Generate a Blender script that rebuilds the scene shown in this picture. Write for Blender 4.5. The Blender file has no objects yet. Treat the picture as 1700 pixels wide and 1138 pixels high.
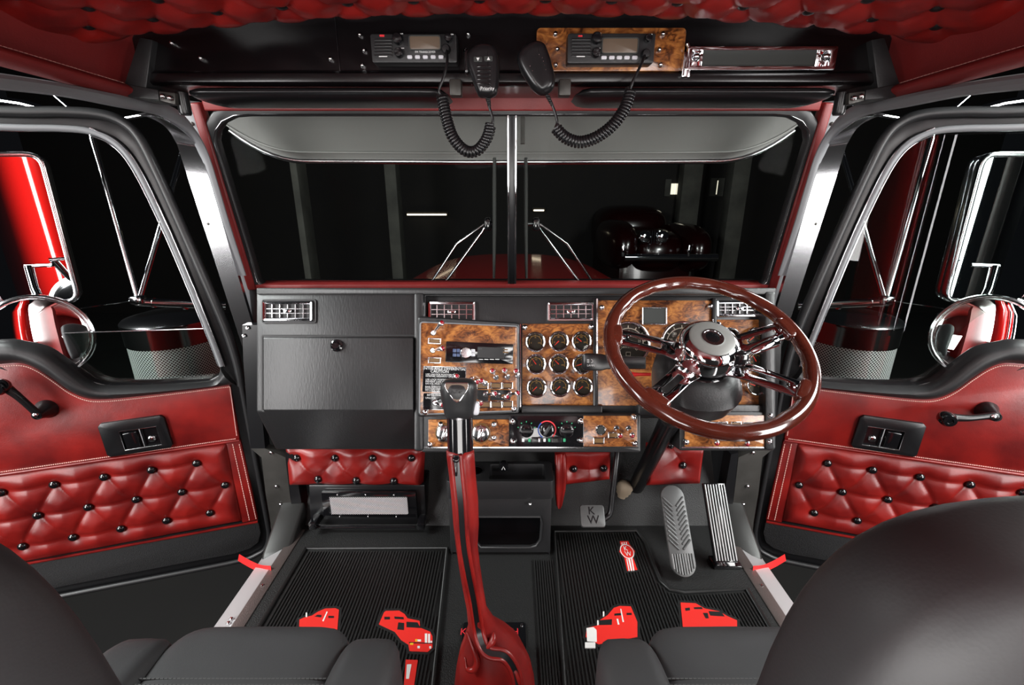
import bpy, bmesh, math, random
from mathutils import Vector, Matrix
random.seed(7)
V = Vector
SC = bpy.context.scene
COL = SC.collection
PI = math.pi

# ------------------------------------------------------------------ camera
FPX, CU, CV, PITCH = 750.0, 850.0, 569.0, math.radians(17.5)
CAM = V((0, 0, 1.05))
FW = V((0, math.cos(PITCH), -math.sin(PITCH)))
RT = V((1, 0, 0))
UP = V((0, math.sin(PITCH), math.cos(PITCH)))
cd = bpy.data.cameras.new('camera')
cd.sensor_width = 36; cd.lens = 36 * FPX / 1700; cd.clip_start = 0.02; cd.clip_end = 80
cam = bpy.data.objects.new('camera', cd); COL.objects.link(cam)
cam.location = CAM; cam.rotation_euler = (PI / 2 - PITCH, 0, 0)
SC.camera = cam

# ------------------------------------------------------------------ world, lights, exposure
wd = bpy.data.worlds.new('garage_dark'); SC.world = wd; wd.use_nodes = True
wd.node_tree.nodes['Background'].inputs[0].default_value = (0.8, 0.85, 1, 1)
wd.node_tree.nodes['Background'].inputs[1].default_value = 0.004
def area(name, loc, target, sx, sy, power, col=(1, 1, 1)):
    l = bpy.data.lights.new(name, 'AREA'); l.shape = 'RECTANGLE'; l.size = sx; l.size_y = sy
    l.energy = power; l.color = col
    o = bpy.data.objects.new(name, l); COL.objects.link(o); o.location = loc
    o.rotation_euler = (V(target) - V(loc)).to_track_quat('-Z', 'Y').to_euler()
    return o
area('cab_dome_light', (0, -0.05, 1.48), (0, 0.75, 0.45), 1.1, 0.35, 17, (1, .97, .94))
area('sleeper_softbox_left', (-.80, -0.95, 1.10), (-.1, 1.2, 0.95), .5, 0.9, 15, (1, .98, .96))
area('sleeper_softbox_right', (.80, -0.95, 1.10), (.1, 1.2, 0.95), .5, 0.9, 15, (1, .98, .96))
area('ceiling_fill_light', (0, -0.55, 0.55), (0, 0.95, 1.40), .9, .4, 9, (1, .97, .95))  # unseen fill added behind the seats, aimed up to brighten the headliner
area('studio_light_left', (-2.30, -0.75, 1.15), (-1.0, 1.3, 0.95), .85, 2.1, 66, (1, .98, .97))
area('studio_light_right', (2.30, -0.75, 1.15), (1.0, 1.3, 0.95), .85, 2.1, 66, (1, .98, .97))
area('garage_light_left', (-2.7, 0.5, 2.2), (-1.45, 1.9, 0.45), 1.2, 0.8, 90, (.95, 1, .98))
area('garage_light_right', (2.7, 0.5, 2.2), (1.45, 1.9, 0.45), 1.2, 0.8, 90, (.95, 1, .98))
vs = SC.view_settings
vs.view_transform = 'Standard'; vs.look = 'None'; vs.gamma = 1; vs.exposure = 0.3; vs.use_curve_mapping = False

# ------------------------------------------------------------------ picture -> place
def ray(u, v): return FW + RT * ((u - CU) / FPX) - UP * ((v - CV) / FPX)
def pd(u, v, d): return CAM + ray(u, v) * d
def py(u, v, y): r = ray(u, v); return CAM + r * ((y - CAM.y) / r.y)
def pz(u, v, z): r = ray(u, v); return CAM + r * ((z - CAM.z) / r.z)
def px(u, v, x): r = ray(u, v); return CAM + r * ((x - CAM.x) / r.x)
class Plane:
    """a flat face in the cab: origin, in-plane axes X, Y and outward normal Z"""
    def __init__(s, o, X, Y):
        s.o = V(o); s.X = V(X).normalized(); s.Y = V(Y); s.Y = (s.Y - s.X * s.Y.dot(s.X)).normalized(); s.Z = s.X.cross(s.Y)
        s.m = Matrix((s.X, s.Y, s.Z)).transposed().to_4x4(); s.m.translation = s.o
    def loc(s, u, v, h=0.0):
        r = ray(u, v); t = ((s.o + s.Z * h) - CAM).dot(s.Z) / r.dot(s.Z)
        p = CAM + r * t - s.o
        return V((p.dot(s.X), p.dot(s.Y), h))
    def w(s, x, y, z=0): return s.o + s.X * x + s.Y * y + s.Z * z

# ------------------------------------------------------------------ materials
MATS = {}
def nmat(name, base=(.5, .5, .5), rough=.5, metal=0.0, bump=None, stretch=None, var=None, coat=0, spec=.5, emit=None, estr=0):
    """bump=(scale, strength, distance)  var=(scale, colour2, contrast)"""
    if name in MATS: return MATS[name]
    m = bpy.data.materials.new(name); m.use_nodes = True; nt = m.node_tree; b = nt.nodes['Principled BSDF']
    b.inputs['Base Color'].default_value = (*base, 1); b.inputs['Roughness'].default_value = rough
    b.inputs['Metallic'].default_value = metal; b.inputs['Specular IOR Level'].default_value = spec
    if coat: b.inputs['Coat Weight'].default_value = coat; b.inputs['Coat Roughness'].default_value = .06
    if emit: b.inputs['Emission Color'].default_value = (*emit, 1); b.inputs['Emission Strength'].default_value = estr
    tc = nt.nodes.new('ShaderNodeTexCoord')
    if var:
        n = nt.nodes.new('ShaderNodeTexNoise'); n.inputs['Scale'].default_value = var[0]; n.inputs['Detail'].default_value = 4
        nt.links.new(tc.outputs['Object'], n.inputs['Vector'])
        r = nt.nodes.new('ShaderNodeValToRGB'); r.color_ramp.elements[0].position = .5 - var[2]; r.color_ramp.elements[1].position = .5 + var[2]
        r.color_ramp.elements[0].color = (*base, 1); r.color_ramp.elements[1].color = (*var[1], 1)
        nt.links.new(n.outputs['Fac'], r.inputs['Fac']); nt.links.new(r.outputs['Color'], b.inputs['Base Color'])
    if bump:
        n = nt.nodes.new('ShaderNodeTexNoise'); n.inputs['Scale'].default_value = bump[0]; n.inputs['Detail'].default_value = 6
        if stretch:
            mp = nt.nodes.new('ShaderNodeMapping'); mp.inputs['Scale'].default_value = stretch
            nt.links.new(tc.outputs['Object'], mp.inputs['Vector']); nt.links.new(mp.outputs[0], n.inputs['Vector'])
        else: nt.links.new(tc.outputs['Object'], n.inputs['Vector'])
        bp = nt.nodes.new('ShaderNodeBump'); bp.inputs['Strength'].default_value = bump[1]; bp.inputs['Distance'].default_value = bump[2]
        nt.links.new(n.outputs['Fac'], bp.inputs['Height']); nt.links.new(bp.outputs['Normal'], b.inputs['Normal'])
    MATS[name] = m; return m
def glass_mat(name, tint=(1, 1, 1), ior=1.5, rough=0.0):
    """thin pane: fresnel mirror over a clear sheet"""
    m = bpy.data.materials.new(name); m.use_nodes = True; nt = m.node_tree; nt.nodes.clear()
    o = nt.nodes.new('ShaderNodeOutputMaterial'); mx = nt.nodes.new('ShaderNodeMixShader')
    f = nt.nodes.new('ShaderNodeFresnel'); f.inputs['IOR'].default_value = ior
    t = nt.nodes.new('ShaderNodeBsdfTransparent'); t.inputs[0].default_value = (*tint, 1)
    g = nt.nodes.new('ShaderNodeBsdfGlossy'); g.inputs['Roughness'].default_value = rough
    nt.links.new(f.outputs[0], mx.inputs[0]); nt.links.new(t.outputs[0], mx.inputs[1]); nt.links.new(g.outputs[0], mx.inputs[2])
    nt.links.new(mx.outputs[0], o.inputs[0]); MATS[name] = m; return m
def burl_mat(name, dark, mid, light, scale):
    m = bpy.data.materials.new(name); m.use_nodes = True; nt = m.node_tree; b = nt.nodes['Principled BSDF']
    tc = nt.nodes.new('ShaderNodeTexCoord'); mp = nt.nodes.new('ShaderNodeMapping'); mp.inputs['Scale'].default_value = (.75, 1.15, 1)
    nt.links.new(tc.outputs['Object'], mp.inputs['Vector'])
    n1 = nt.nodes.new('ShaderNodeTexNoise'); n1.inputs['Scale'].default_value = scale; n1.inputs['Detail'].default_value = 5; n1.inputs['Distortion'].default_value = 2.2
    nt.links.new(mp.outputs[0], n1.inputs['Vector'])
    n2 = nt.nodes.new('ShaderNodeTexNoise'); n2.inputs['Scale'].default_value = scale * 4; n2.inputs['Detail'].default_value = 8; n2.inputs['Distortion'].default_value = 3
    nt.links.new(mp.outputs[0], n2.inputs['Vector'])
    mix = nt.nodes.new('ShaderNodeMath'); mix.operation = 'MULTIPLY_ADD'; mix.inputs[1].default_value = .45
    nt.links.new(n2.outputs['Fac'], mix.inputs[0])
    m2 = nt.nodes.new('ShaderNodeMath'); m2.operation = 'MULTIPLY'; m2.inputs[1].default_value = .6
    nt.links.new(n1.outputs['Fac'], m2.inputs[0]); nt.links.new(m2.outputs[0], mix.inputs[2])
    r = nt.nodes.new('ShaderNodeValToRGB'); e = r.color_ramp.elements
    e[0].position = .40; e[0].color = (*dark, 1); e[1].position = .64; e[1].color = (*light, 1)
    k = r.color_ramp.elements.new(.5); k.color = (*mid, 1)
    nt.links.new(mix.outputs[0], r.inputs['Fac']); nt.links.new(r.outputs['Color'], b.inputs['Base Color'])
    b.inputs['Roughness'].default_value = .3; b.inputs['Coat Weight'].default_value = .5; b.inputs['Coat Roughness'].default_value = .08
    MATS[name] = m; return m
def leather_mat(name, base, alt, rough, bstr=.22):
    m = bpy.data.materials.new(name); m.use_nodes = True; nt = m.node_tree; b = nt.nodes['Principled BSDF']
    tc = nt.nodes.new('ShaderNodeTexCoord')
    n = nt.nodes.new('ShaderNodeTexNoise'); n.inputs['Scale'].default_value = 9; n.inputs['Detail'].default_value = 5
    nt.links.new(tc.outputs['Object'], n.inputs['Vector'])
    r = nt.nodes.new('ShaderNodeValToRGB'); r.color_ramp.elements[0].position = .32; r.color_ramp.elements[1].position = .68
    r.color_ramp.elements[0].color = (*base, 1); r.color_ramp.elements[1].color = (*alt, 1)
    nt.links.new(n.outputs['Fac'], r.inputs['Fac']); nt.links.new(r.outputs['Color'], b.inputs['Base Color'])
    vo = nt.nodes.new('ShaderNodeTexVoronoi'); vo.inputs['Scale'].default_value = 420
    nt.links.new(tc.outputs['Object'], vo.inputs['Vector'])
    n3 = nt.nodes.new('ShaderNodeTexNoise'); n3.inputs['Scale'].default_value = 60; n3.inputs['Detail'].default_value = 6
    nt.links.new(tc.outputs['Object'], n3.inputs['Vector'])
    ad = nt.nodes.new('ShaderNodeMath'); ad.operation = 'MULTIPLY_ADD'; ad.inputs[1].default_value = .35
    nt.links.new(vo.outputs['Distance'], ad.inputs[0]); nt.links.new(n3.outputs['Fac'], ad.inputs[2])
    bp = nt.nodes.new('ShaderNodeBump'); bp.inputs['Strength'].default_value = bstr; bp.inputs['Distance'].default_value = .002
    nt.links.new(ad.outputs[0], bp.inputs['Height']); nt.links.new(bp.outputs['Normal'], b.inputs['Normal'])
    b.inputs['Roughness'].default_value = rough
    MATS[name] = m; return m
def perf_mat(name, metal_col, scale, hole=.32):
    """bright sheet with a field of round holes (cylindrical or flat, by object coordinates)"""
    m = bpy.data.materials.new(name); m.use_nodes = True; nt = m.node_tree; b = nt.nodes['Principled BSDF']
    uv = nt.nodes.new('ShaderNodeUVMap')
    vo = nt.nodes.new('ShaderNodeTexVoronoi'); vo.voronoi_dimensions = '2D'; vo.inputs['Scale'].default_value = scale; vo.inputs['Randomness'].default_value = 0
    mp = nt.nodes.new('ShaderNodeMapping'); mp.inputs['Rotation'].default_value = (0, 0, PI / 4)
    nt.links.new(uv.outputs[0], mp.inputs['Vector']); nt.links.new(mp.outputs[0], vo.inputs['Vector'])
    lt = nt.nodes.new('ShaderNodeMath'); lt.operation = 'LESS_THAN'; lt.inputs[1].default_value = hole
    nt.links.new(vo.outputs['Distance'], lt.inputs[0])
    mx = nt.nodes.new('ShaderNodeMix'); mx.data_type = 'RGBA'
    mx.inputs[6].default_value = (*metal_col, 1); mx.inputs[7].default_value = (.004, .004, .004, 1)
    nt.links.new(lt.outputs[0], mx.inputs[0]); nt.links.new(mx.outputs[2], b.inputs['Base Color'])
    iv = nt.nodes.new('ShaderNodeMath'); iv.operation = 'SUBTRACT'; iv.inputs[0].default_value = .45
    iv.use_clamp = True
    nt.links.new(lt.outputs[0], iv.inputs[1]); nt.links.new(iv.outputs[0], b.inputs['Metallic'])
    b.inputs['Roughness'].default_value = .28
    MATS[name] = m; return m
leather_mat('red_leather', (.12, .004, .004), (.28, .011, .008), .36, .14)
leather_mat('red_trim_leather', (.17, .012, .012), (.21, .017, .016), .45)
leather_mat('black_leather', (.034, .034, .036), (.041, .041, .043), .52, .08)
nmat('black_plastic', (.015, .015, .016), .42, bump=(260, .18, .002))
nmat('dash_vinyl', (.017, .017, .018), .38, bump=(240, .35, .0012), stretch=(1, .28, 1))
nmat('smooth_black', (.008, .008, .009), .28)
nmat('gloss_black', (.006, .006, .007), .12, coat=.6)
nmat('header_black', (.004, .003, .0035), .26, bump=(30, .05, .002))
nmat('rubber', (.016, .016, .017), .55)
nmat('mat_rubber', (.012, .012, .012), .42)
nmat('seal_rubber', (.017, .017, .018), .38)
nmat('seal_grey', (.20, .205, .215), .40)
nmat('carpet_black', (.014, .014, .015), .85, bump=(300, .6, .004))
nmat('floor_vinyl', (.0085, .0085, .0085), .55, bump=(350, .5, .003))
nmat('chrome', (.85, .85, .87), .06, 1)
nmat('soft_chrome', (.72, .72, .74), .16, 1)
nmat('polished_steel', (.90, .90, .93), .17, 1)
nmat('worn_metal', (.10, .095, .088), .42, .6, var=(9, (.05, .048, .044), .2))
nmat('sill_metal', (.60, .60, .61), .38, .55, bump=(40, .1, .003))
nmat('tread_metal', (.24, .20, .19), .4, .8, bump=(500, .5, .002))
nmat('mirror', (.92, .92, .93), .01, 1)
nmat('stitch', (.80, .48, .42), .6)
nmat('dark_stitch', (.07, .07, .07), .6)
nmat('red_paint', (.55, .008, .006), .18, coat=.8)
nmat('visor_grey', (.21, .208, .198), .45, .2)
nmat('dark_red_paint', (.16, .005, .005), .2, coat=.6)
nmat('car_paint', (.008, .0006, .0006), .2, coat=.35)
nmat('dark_metal', (.035, .034, .033), .4, .5)
nmat('dim_chrome', (.35, .35, .36), .12, 1)
nmat('mahogany', (.085, .016, .009), .16, coat=1, var=(30, (.06, .010, .006), .3))
nmat('mat_red', (.68, .02, .014), .5)
nmat('mat_white', (.7, .68, .66), .5)
nmat('mat_yellow', (.75, .45, .02), .5)
nmat('print_white', (.75, .75, .75), .6)
nmat('dial_black', (.010, .010, .011), .5)
nmat('needle_red', (.8, .03, .015), .4, emit=(1, .05, .02), estr=.15)
nmat('amber_print', (.55, .33, .08), .5)
nmat('green_print', (.02, .32, .14), .5)
nmat('blue_print', (.02, .07, .35), .5)
nmat('red_print', (.65, .02, .03), .5)
nmat('red_lens', (.25, .002, .01), .1, coat=1)
nmat('amber_lens', (.16, .085, .03), .35)
nmat('screen_grey', (.045, .047, .045), .6, spec=.12)
nmat('screen_brown', (.12, .085, .06), .3)
nmat('key_white', (.62, .62, .66), .35)
nmat('blue_key', (.06, .09, .18), .3)
nmat('alu_pedal', (.22, .22, .22), .38, .7)
nmat('grey_pedal', (.10, .10, .10), .42, .2)
nmat('red_strap', (.62, .01, .01), .5)
nmat('beige_rubber', (.35, .28, .2), .7)
nmat('amber_plate', (.17, .115, .085), .55, 0, spec=.2)
nmat('white_grille', (.62, .58, .6), .5)
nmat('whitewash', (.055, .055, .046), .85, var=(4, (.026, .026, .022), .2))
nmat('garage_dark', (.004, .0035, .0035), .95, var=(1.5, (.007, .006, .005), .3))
nmat('tube_glow', (1, .95, .85), .5, emit=(1, .85, .6), estr=3)
nmat('window_glow', (1, .95, .85), .5, emit=(1, .93, .72), estr=.7)
burl_mat('burl', (.035, .009, .003), (.20, .062, .015), (.46, .18, .045), 11)
glass_mat('windshield_glass', (.93, .95, .94), 1.07)
glass_mat('door_glass', (.86, .93, .90), 1.55)
glass_mat('gauge_glass', (.97, .95, .9), 1.35)
perf_mat('perforated_steel', (.75, .76, .75), 1.0, .36)

# ------------------------------------------------------------------ mesh building
WM = {}      # world matrix of every object built, by object
def rotz(a): return Matrix.Rotation(a, 4, 'Z')
class MB:
    def __init__(s): s.v = []; s.f = []; s.uv = None
    def add(s, vs, fs):
        n = len(s.v); s.v += [V(p) for p in vs]; s.f += [tuple(i + n for i in f) for f in fs]; return s
    def box(s, x0, x1, y0, y1, z0, z1):
        return s.add([(x0,y0,z0),(x1,y0,z0),(x1,y1,z0),(x0,y1,z0),(x0,y0,z1),(x1,y0,z1),(x1,y1,z1),(x0,y1,z1)],
              [(0,3,2,1),(4,5,6,7),(0,1,5,4),(1,2,6,5),(2,3,7,6),(3,0,4,7)])
    def hexa(s, a, b):
        """two quads a (back) and b (front), same winding"""
        return s.add(list(a) + list(b), [(3,2,1,0),(4,5,6,7),(0,1,5,4),(1,2,6,5),(2,3,7,6),(3,0,4,7)])
    def prism(s, poly, z0, z1, top=None):
        n = len(poly); top = top or poly
        vs = [(p[0], p[1], z0) for p in poly] + [(p[0], p[1], z1) for p in top]
        return s.add(vs, [tuple(range(n))[::-1], tuple(range(n, 2*n))] + [(i, (i+1) % n, n+(i+1) % n, n+i) for i in range(n)])
    def loft(s, rings, closed=True, caps=True):
        n = len(rings[0]); vs = [p for r in rings for p in r]; fs = []
        for k in range(len(rings)-1):
            for i in range(n if closed else n-1):
                a, b = k*n+i, k*n+(i+1) % n; fs.append((a, b, b+n, a+n))
        if caps and closed: fs += [tuple(range(n))[::-1], tuple(range((len(rings)-1)*n, len(rings)*n))]
        return s.add(vs, fs)
    def tube(s, pts, r, n=8, closed=False, squash=None):
        pts = [V(p) for p in pts]; m = len(pts); rs = r if isinstance(r, (list, tuple)) else [r]*m
        rings = []; up = None
        for i, p in enumerate(pts):
            t = (pts[(i+1) % m] - pts[i-1]) if closed else (pts[min(i+1, m-1)] - pts[max(i-1, 0)])
            t = t.normalized() if t.length > 1e-9 else V((0, 0, 1))
            if up is None: up = t.orthogonal().normalized()
            up = (up - t * up.dot(t)); up = up.normalized() if up.length > 1e-6 else t.orthogonal().normalized()
            b = t.cross(up)
            rings.append([p + (up*math.cos(2*PI*k/n) + b*math.sin(2*PI*k/n)) * rs[i] for k in range(n)])
        if closed:
            return s.loft(rings + [rings[0]], caps=False)
        return s.loft(rings)
    def lathe(s, prof, n=24, m=None, a0=0, a1=2*PI):
        """profile (r, z) about local z"""
        full = abs(a1-a0-2*PI) < 1e-6; rings = []
        for r, z in prof:
            rings.append([V((r*math.cos(a0+(a1-a0)*k/(n if full else n-1)), r*math.sin(a0+(a1-a0)*k/(n if full else n-1)), z)) for k in range(n)])
        if m: rings = [[m @ p for p in R] for R in rings]
        return s.loft(rings, closed=full)
    def grid(s, nu, nv, fn):
        vs = [fn(i/(nu-1), j/(nv-1)) for j in range(nv) for i in range(nu)]
        return s.add(vs, [(j*nu+i, j*nu+i+1, (j+1)*nu+i+1, (j+1)*nu+i) for j in range(nv-1) for i in range(nu-1)])
    def xf(s, m):
        s.v = [m @ p for p in s.v]
        if m.determinant() < 0: s.f = [f[::-1] for f in s.f]
        return s
    def superbox(s, c, size, e=.35, n=24, m=None, e2=None):
        """rounded block: superellipsoid, exponent e in plan and e2 in section"""
        e2 = e2 or e
        def sp(x, p): return math.copysign(abs(x)**p, x)
        vs = []
        for j in range(n+1):
            ph = -PI/2 + PI*j/n
            for i in range(2*n):
                th = PI*i/n
                p = V((c[0]+size[0]*sp(math.cos(ph), e2)*sp(math.cos(th), e), c[1]+size[1]*sp(math.cos(ph), e2)*sp(math.sin(th), e), c[2]+size[2]*sp(math.sin(ph), e2)))
                vs.append(m @ p if m else p)
        fs = [(j*2*n+i, j*2*n+(i+1) % (2*n), (j+1)*2*n+(i+1) % (2*n), (j+1)*2*n+i) for j in range(n) for i in range(2*n)]
        return s.add(vs, fs)
    def mesh(s, name, mat, bevel=0, seg=2, smooth=35, mw=None, solid=True):
        bm = bmesh.new(); vv = [bm.verts.new(mw @ p if mw else p) for p in s.v]
        for f in s.f:
            q = []
            for i in f:
                if vv[i] not in q: q.append(vv[i])
            if len(q) > 2:
                try: bm.faces.new(q)
                except ValueError: pass
        bmesh.ops.remove_doubles(bm, verts=bm.verts, dist=1e-6)
        if solid: bmesh.ops.recalc_face_normals(bm, faces=bm.faces)
        if bevel:
            es = [e for e in bm.edges if len(e.link_faces) == 2 and e.calc_face_angle(0) > .5]
            bmesh.ops.bevel(bm, geom=es, offset=bevel, segments=seg, affect='EDGES', profile=.5, clamp_overlap=True)
        me = bpy.data.meshes.new(name); bm.to_mesh(me); bm.free()
        me.materials.append(MATS[mat] if isinstance(mat, str) else mat)
        if smooth:
            for p in me.polygons: p.use_smooth = True
            me.set_sharp_from_angle(angle=math.radians(smooth))
        return me
    def build(s, name, mat, parent=None, frame=None, **k):
        if not s.v: return None
        if frame is None:
            c = sum(s.v, V()) / len(s.v); frame = Matrix.Translation(c)
            me = s.mesh(name, mat, mw=Matrix.Translation(-c), **k)
        else: me = s.mesh(name, mat, **k)
        return place(name, me, parent, frame)
def place(name, me, parent, m):
    o = bpy.data.objects.new(name, me); COL.objects.link(o)
    WM[o] = m.copy()
    if parent is not None:
        o.parent = parent; o.matrix_basis = WM[parent].inverted() @ m
    else: o.matrix_basis = m
    return o
def tag(o, label=None, cat=None, group=None, kind=None):
    if label: o['label'] = label
    if cat: o['category'] = cat
    if group: o['group'] = group
    if kind: o['kind'] = kind
    return o
def thing(name, loc, label, cat=None, group=None, kind=None, m=None):
    o = place(name, None, None, m if m is not None else Matrix.Translation(V(loc)))
    o.empty_display_size = .05
    return tag(o, label, cat, group, kind)
MIR = Matrix.Diagonal((-1, 1, 1, 1))
def T(x, y, z=0): return Matrix.Translation((x, y, z))
def rrect(x0, y0, x1, y1, r, n=4):
    x0, x1 = min(x0, x1), max(x0, x1); y0, y1 = min(y0, y1), max(y0, y1)
    r = min(r, (x1-x0)/2.01, (y1-y0)/2.01); out = []
    for cx, cy, a in ((x1-r, y1-r, 0), (x0+r, y1-r, PI/2), (x0+r, y0+r, PI), (x1-r, y0+r, 1.5*PI)):
        for k in range(n+1):
            t = a + PI/2*k/n; out.append((cx + r*math.cos(t), cy + r*math.sin(t)))
    return out
def inset(poly, d):
    n = len(poly); A = sum(poly[i][0]*poly[(i+1) % n][1]-poly[(i+1) % n][0]*poly[i][1] for i in range(n)); sg = 1 if A > 0 else -1
    out = []
    for i in range(n):
        p, a, b = V(poly[i][:2]), V(poly[i-1][:2]), V(poly[(i+1) % n][:2])
        e1 = (p-a).normalized(); e2 = (b-p).normalized()
        n1 = V((-e1.y, e1.x))*sg; n2 = V((-e2.y, e2.x))*sg; q = (n1+n2)*(d/(1+max(-.6, n1.dot(n2))))
        out.append((p.x+q.x, p.y+q.y))
    # corners tighter than the inset collapse to one point
    rev = [(out[(i+1) % n][0]-out[i][0])*(poly[(i+1) % n][0]-poly[i][0]) + (out[(i+1) % n][1]-out[i][1])*(poly[(i+1) % n][1]-poly[i][1]) <= 0 for i in range(n)]
    if any(rev) and not all(rev):
        i0 = next(i for i in range(n) if not rev[i]); i = i0+1
        while i <= i0+n:
            j = i
            while rev[j % n]: j += 1
            if j > i:
                ks = [k % n for k in range(i, j+1)]; mx = sum(out[k][0] for k in ks)/len(ks); my = sum(out[k][1] for k in ks)/len(ks)
                for k in ks: out[k] = (mx, my)
            i = j+1
    return out
def smooth_path(pts, k=6, closed=False):
    """Catmull-Rom through the points"""
    P = [V(p) for p in pts]; n = len(P); out = []
    for i in range(n if closed else n-1):
        p1, p2 = P[i], P[(i+1) % n]
        p0 = P[i-1] if (closed or i > 0) else p1*2-p2
        p3 = P[(i+2) % n] if (closed or i < n-2) else p2*2-p1
        for j in range(k):
            t = j/k
            out.append(.5*((2*p1)+(p2-p0)*t+(2*p0-5*p1+4*p2-p3)*t*t+(3*p1-p0-3*p2+p3)*t**3))
    if not closed: out.append(P[-1])
    return out
def ring_frame(outer, inner, z0, z1):
    """plate with a hole, outline loops given as 2-D points"""
    bm = bmesh.new()
    def loop(pts):
        pts = [p for i, p in enumerate(pts) if math.hypot(p[0]-pts[i-1][0], p[1]-pts[i-1][1]) > 1e-6]
        vs = [bm.verts.new((p[0], p[1], z0)) for p in pts]
        return [bm.edges.new((vs[i], vs[(i+1) % len(vs)])) for i in range(len(vs))]
    es = loop(outer) + loop(inner)
    g = bmesh.ops.triangle_fill(bm, use_beauty=True, use_dissolve=False, edges=es)
    fs = [x for x in g['geom'] if isinstance(x, bmesh.types.BMFace)]
    ex = bmesh.ops.extrude_face_region(bm, geom=fs)
    for x in ex['geom']:
        if isinstance(x, bmesh.types.BMVert): x.co.z = z1
    bm.verts.index_update(); mb = MB()
    mb.add([v.co.copy() for v in bm.verts], [tuple(v.index for v in f.verts) for f in bm.faces]); bm.free()
    return mb
def text_mesh(body, size, mat, depth=.0004, align='CENTER', shear=0, spacing=1):
    cu = bpy.data.curves.new('lettering', 'FONT'); cu.body = body; cu.size = size; cu.align_x = align; cu.align_y = 'CENTER'
    cu.extrude = depth; cu.resolution_u = 2; cu.shear = shear; cu.space_character = spacing
    o = bpy.data.objects.new('lettering_tmp', cu); COL.objects.link(o)
    dg = bpy.context.evaluated_depsgraph_get(); me = bpy.data.meshes.new_from_object(o.evaluated_get(dg))
    bpy.data.objects.remove(o); me.materials.clear(); me.materials.append(MATS[mat]); return me
def text(body, size, mat, parent, m, name='lettering', **k):
    me = text_mesh(body, size, mat, **k)
    o = place(name, me, parent, m); return o
def tuft(nx, ny, x0, x1, y0, y1, buttons, pitch, H, edge=None, fold=.35):
    """padded sheet: folds run between neighbouring buttons, pulled down at each"""
    segs = []
    for i, a in enumerate(buttons):
        for b in buttons[i+1:]:
            d = math.hypot(a[0]-b[0], a[1]-b[1])
            if d < pitch*1.18: segs.append((a[0], a[1], b[0]-a[0], b[1]-a[1], d*d))
    def h(x, y):
        db = 1e9
        for b in buttons:
            d = (x-b[0])**2 + (y-b[1])**2
            if d < db: db = d
        db = math.sqrt(db); ds = 1e9
        for ax, ay, dx, dy, L in segs:
            t = max(0, min(1, ((x-ax)*dx+(y-ay)*dy)/L))
            d = (x-ax-dx*t)**2 + (y-ay-dy*t)**2
            if d < ds: ds = d
        ds = math.sqrt(ds)
        hb = 1-math.exp(-(db/(pitch*.30))**1.1)
        hf = 1-fold*math.exp(-ds/(pitch*.055))
        return H*hb*hf
    def fn(a, b):
        x = x0+(x1-x0)*a; y = y0+(y1-y0)*b
        return x, y, h(x, y)
    return fn, h
# ================================================================== the cab shell
def struct(o, label=None): return tag(o, label, None, None, 'structure')
SIDES = (('left', -1), ('right', 1))
def mir(mb, s): return mb if s < 0 else mb.xf(MIR)
# floor with the toe board rising to the firewall
mb = MB(); P0 = [(-1.15, 0), (1.27, 0), (1.46, .30), (1.47, .62)]
top = [V((0, y, z)) for y, z in P0]
vs = []
for y, z in P0: vs += [V((-.70, y, z)), V((.70, y, z)), V((-.70, y+.02, z-.03)), V((.70, y+.02, z-.03))]
fs = []
for k in range(3):
    a = 4*k; fs += [(a, a+1, a+5, a+4), (a+2, a+6, a+7, a+3), (a, a+4, a+6, a+2), (a+1, a+3, a+7, a+5)]
fs += [(0, 2, 3, 1), (12, 13, 15, 14)]
mb.add(vs, fs)
floor = struct(mb.build('floor', 'floor_vinyl'))
# firewall and cowl below the windscreen
fw = struct(MB().box(-.80, .80, 1.475, 1.50, -.02, .80).build('wall_front', 'smooth_black'))
# ribbed rubber strip beside the driver's mat
mb = MB(); a = pz(885, 932, 0); b = pz(919, 932, 0); n = 9
for i in range(n):
    x = a.x + (b.x-a.x)*(i+.2)/n
    mb.box(x, x+(b.x-a.x)/n*.6, .30, a.y, -.001, .006)
tag(mb.build('rib_strip', 'mat_rubber', floor), kind='stuff')
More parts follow.
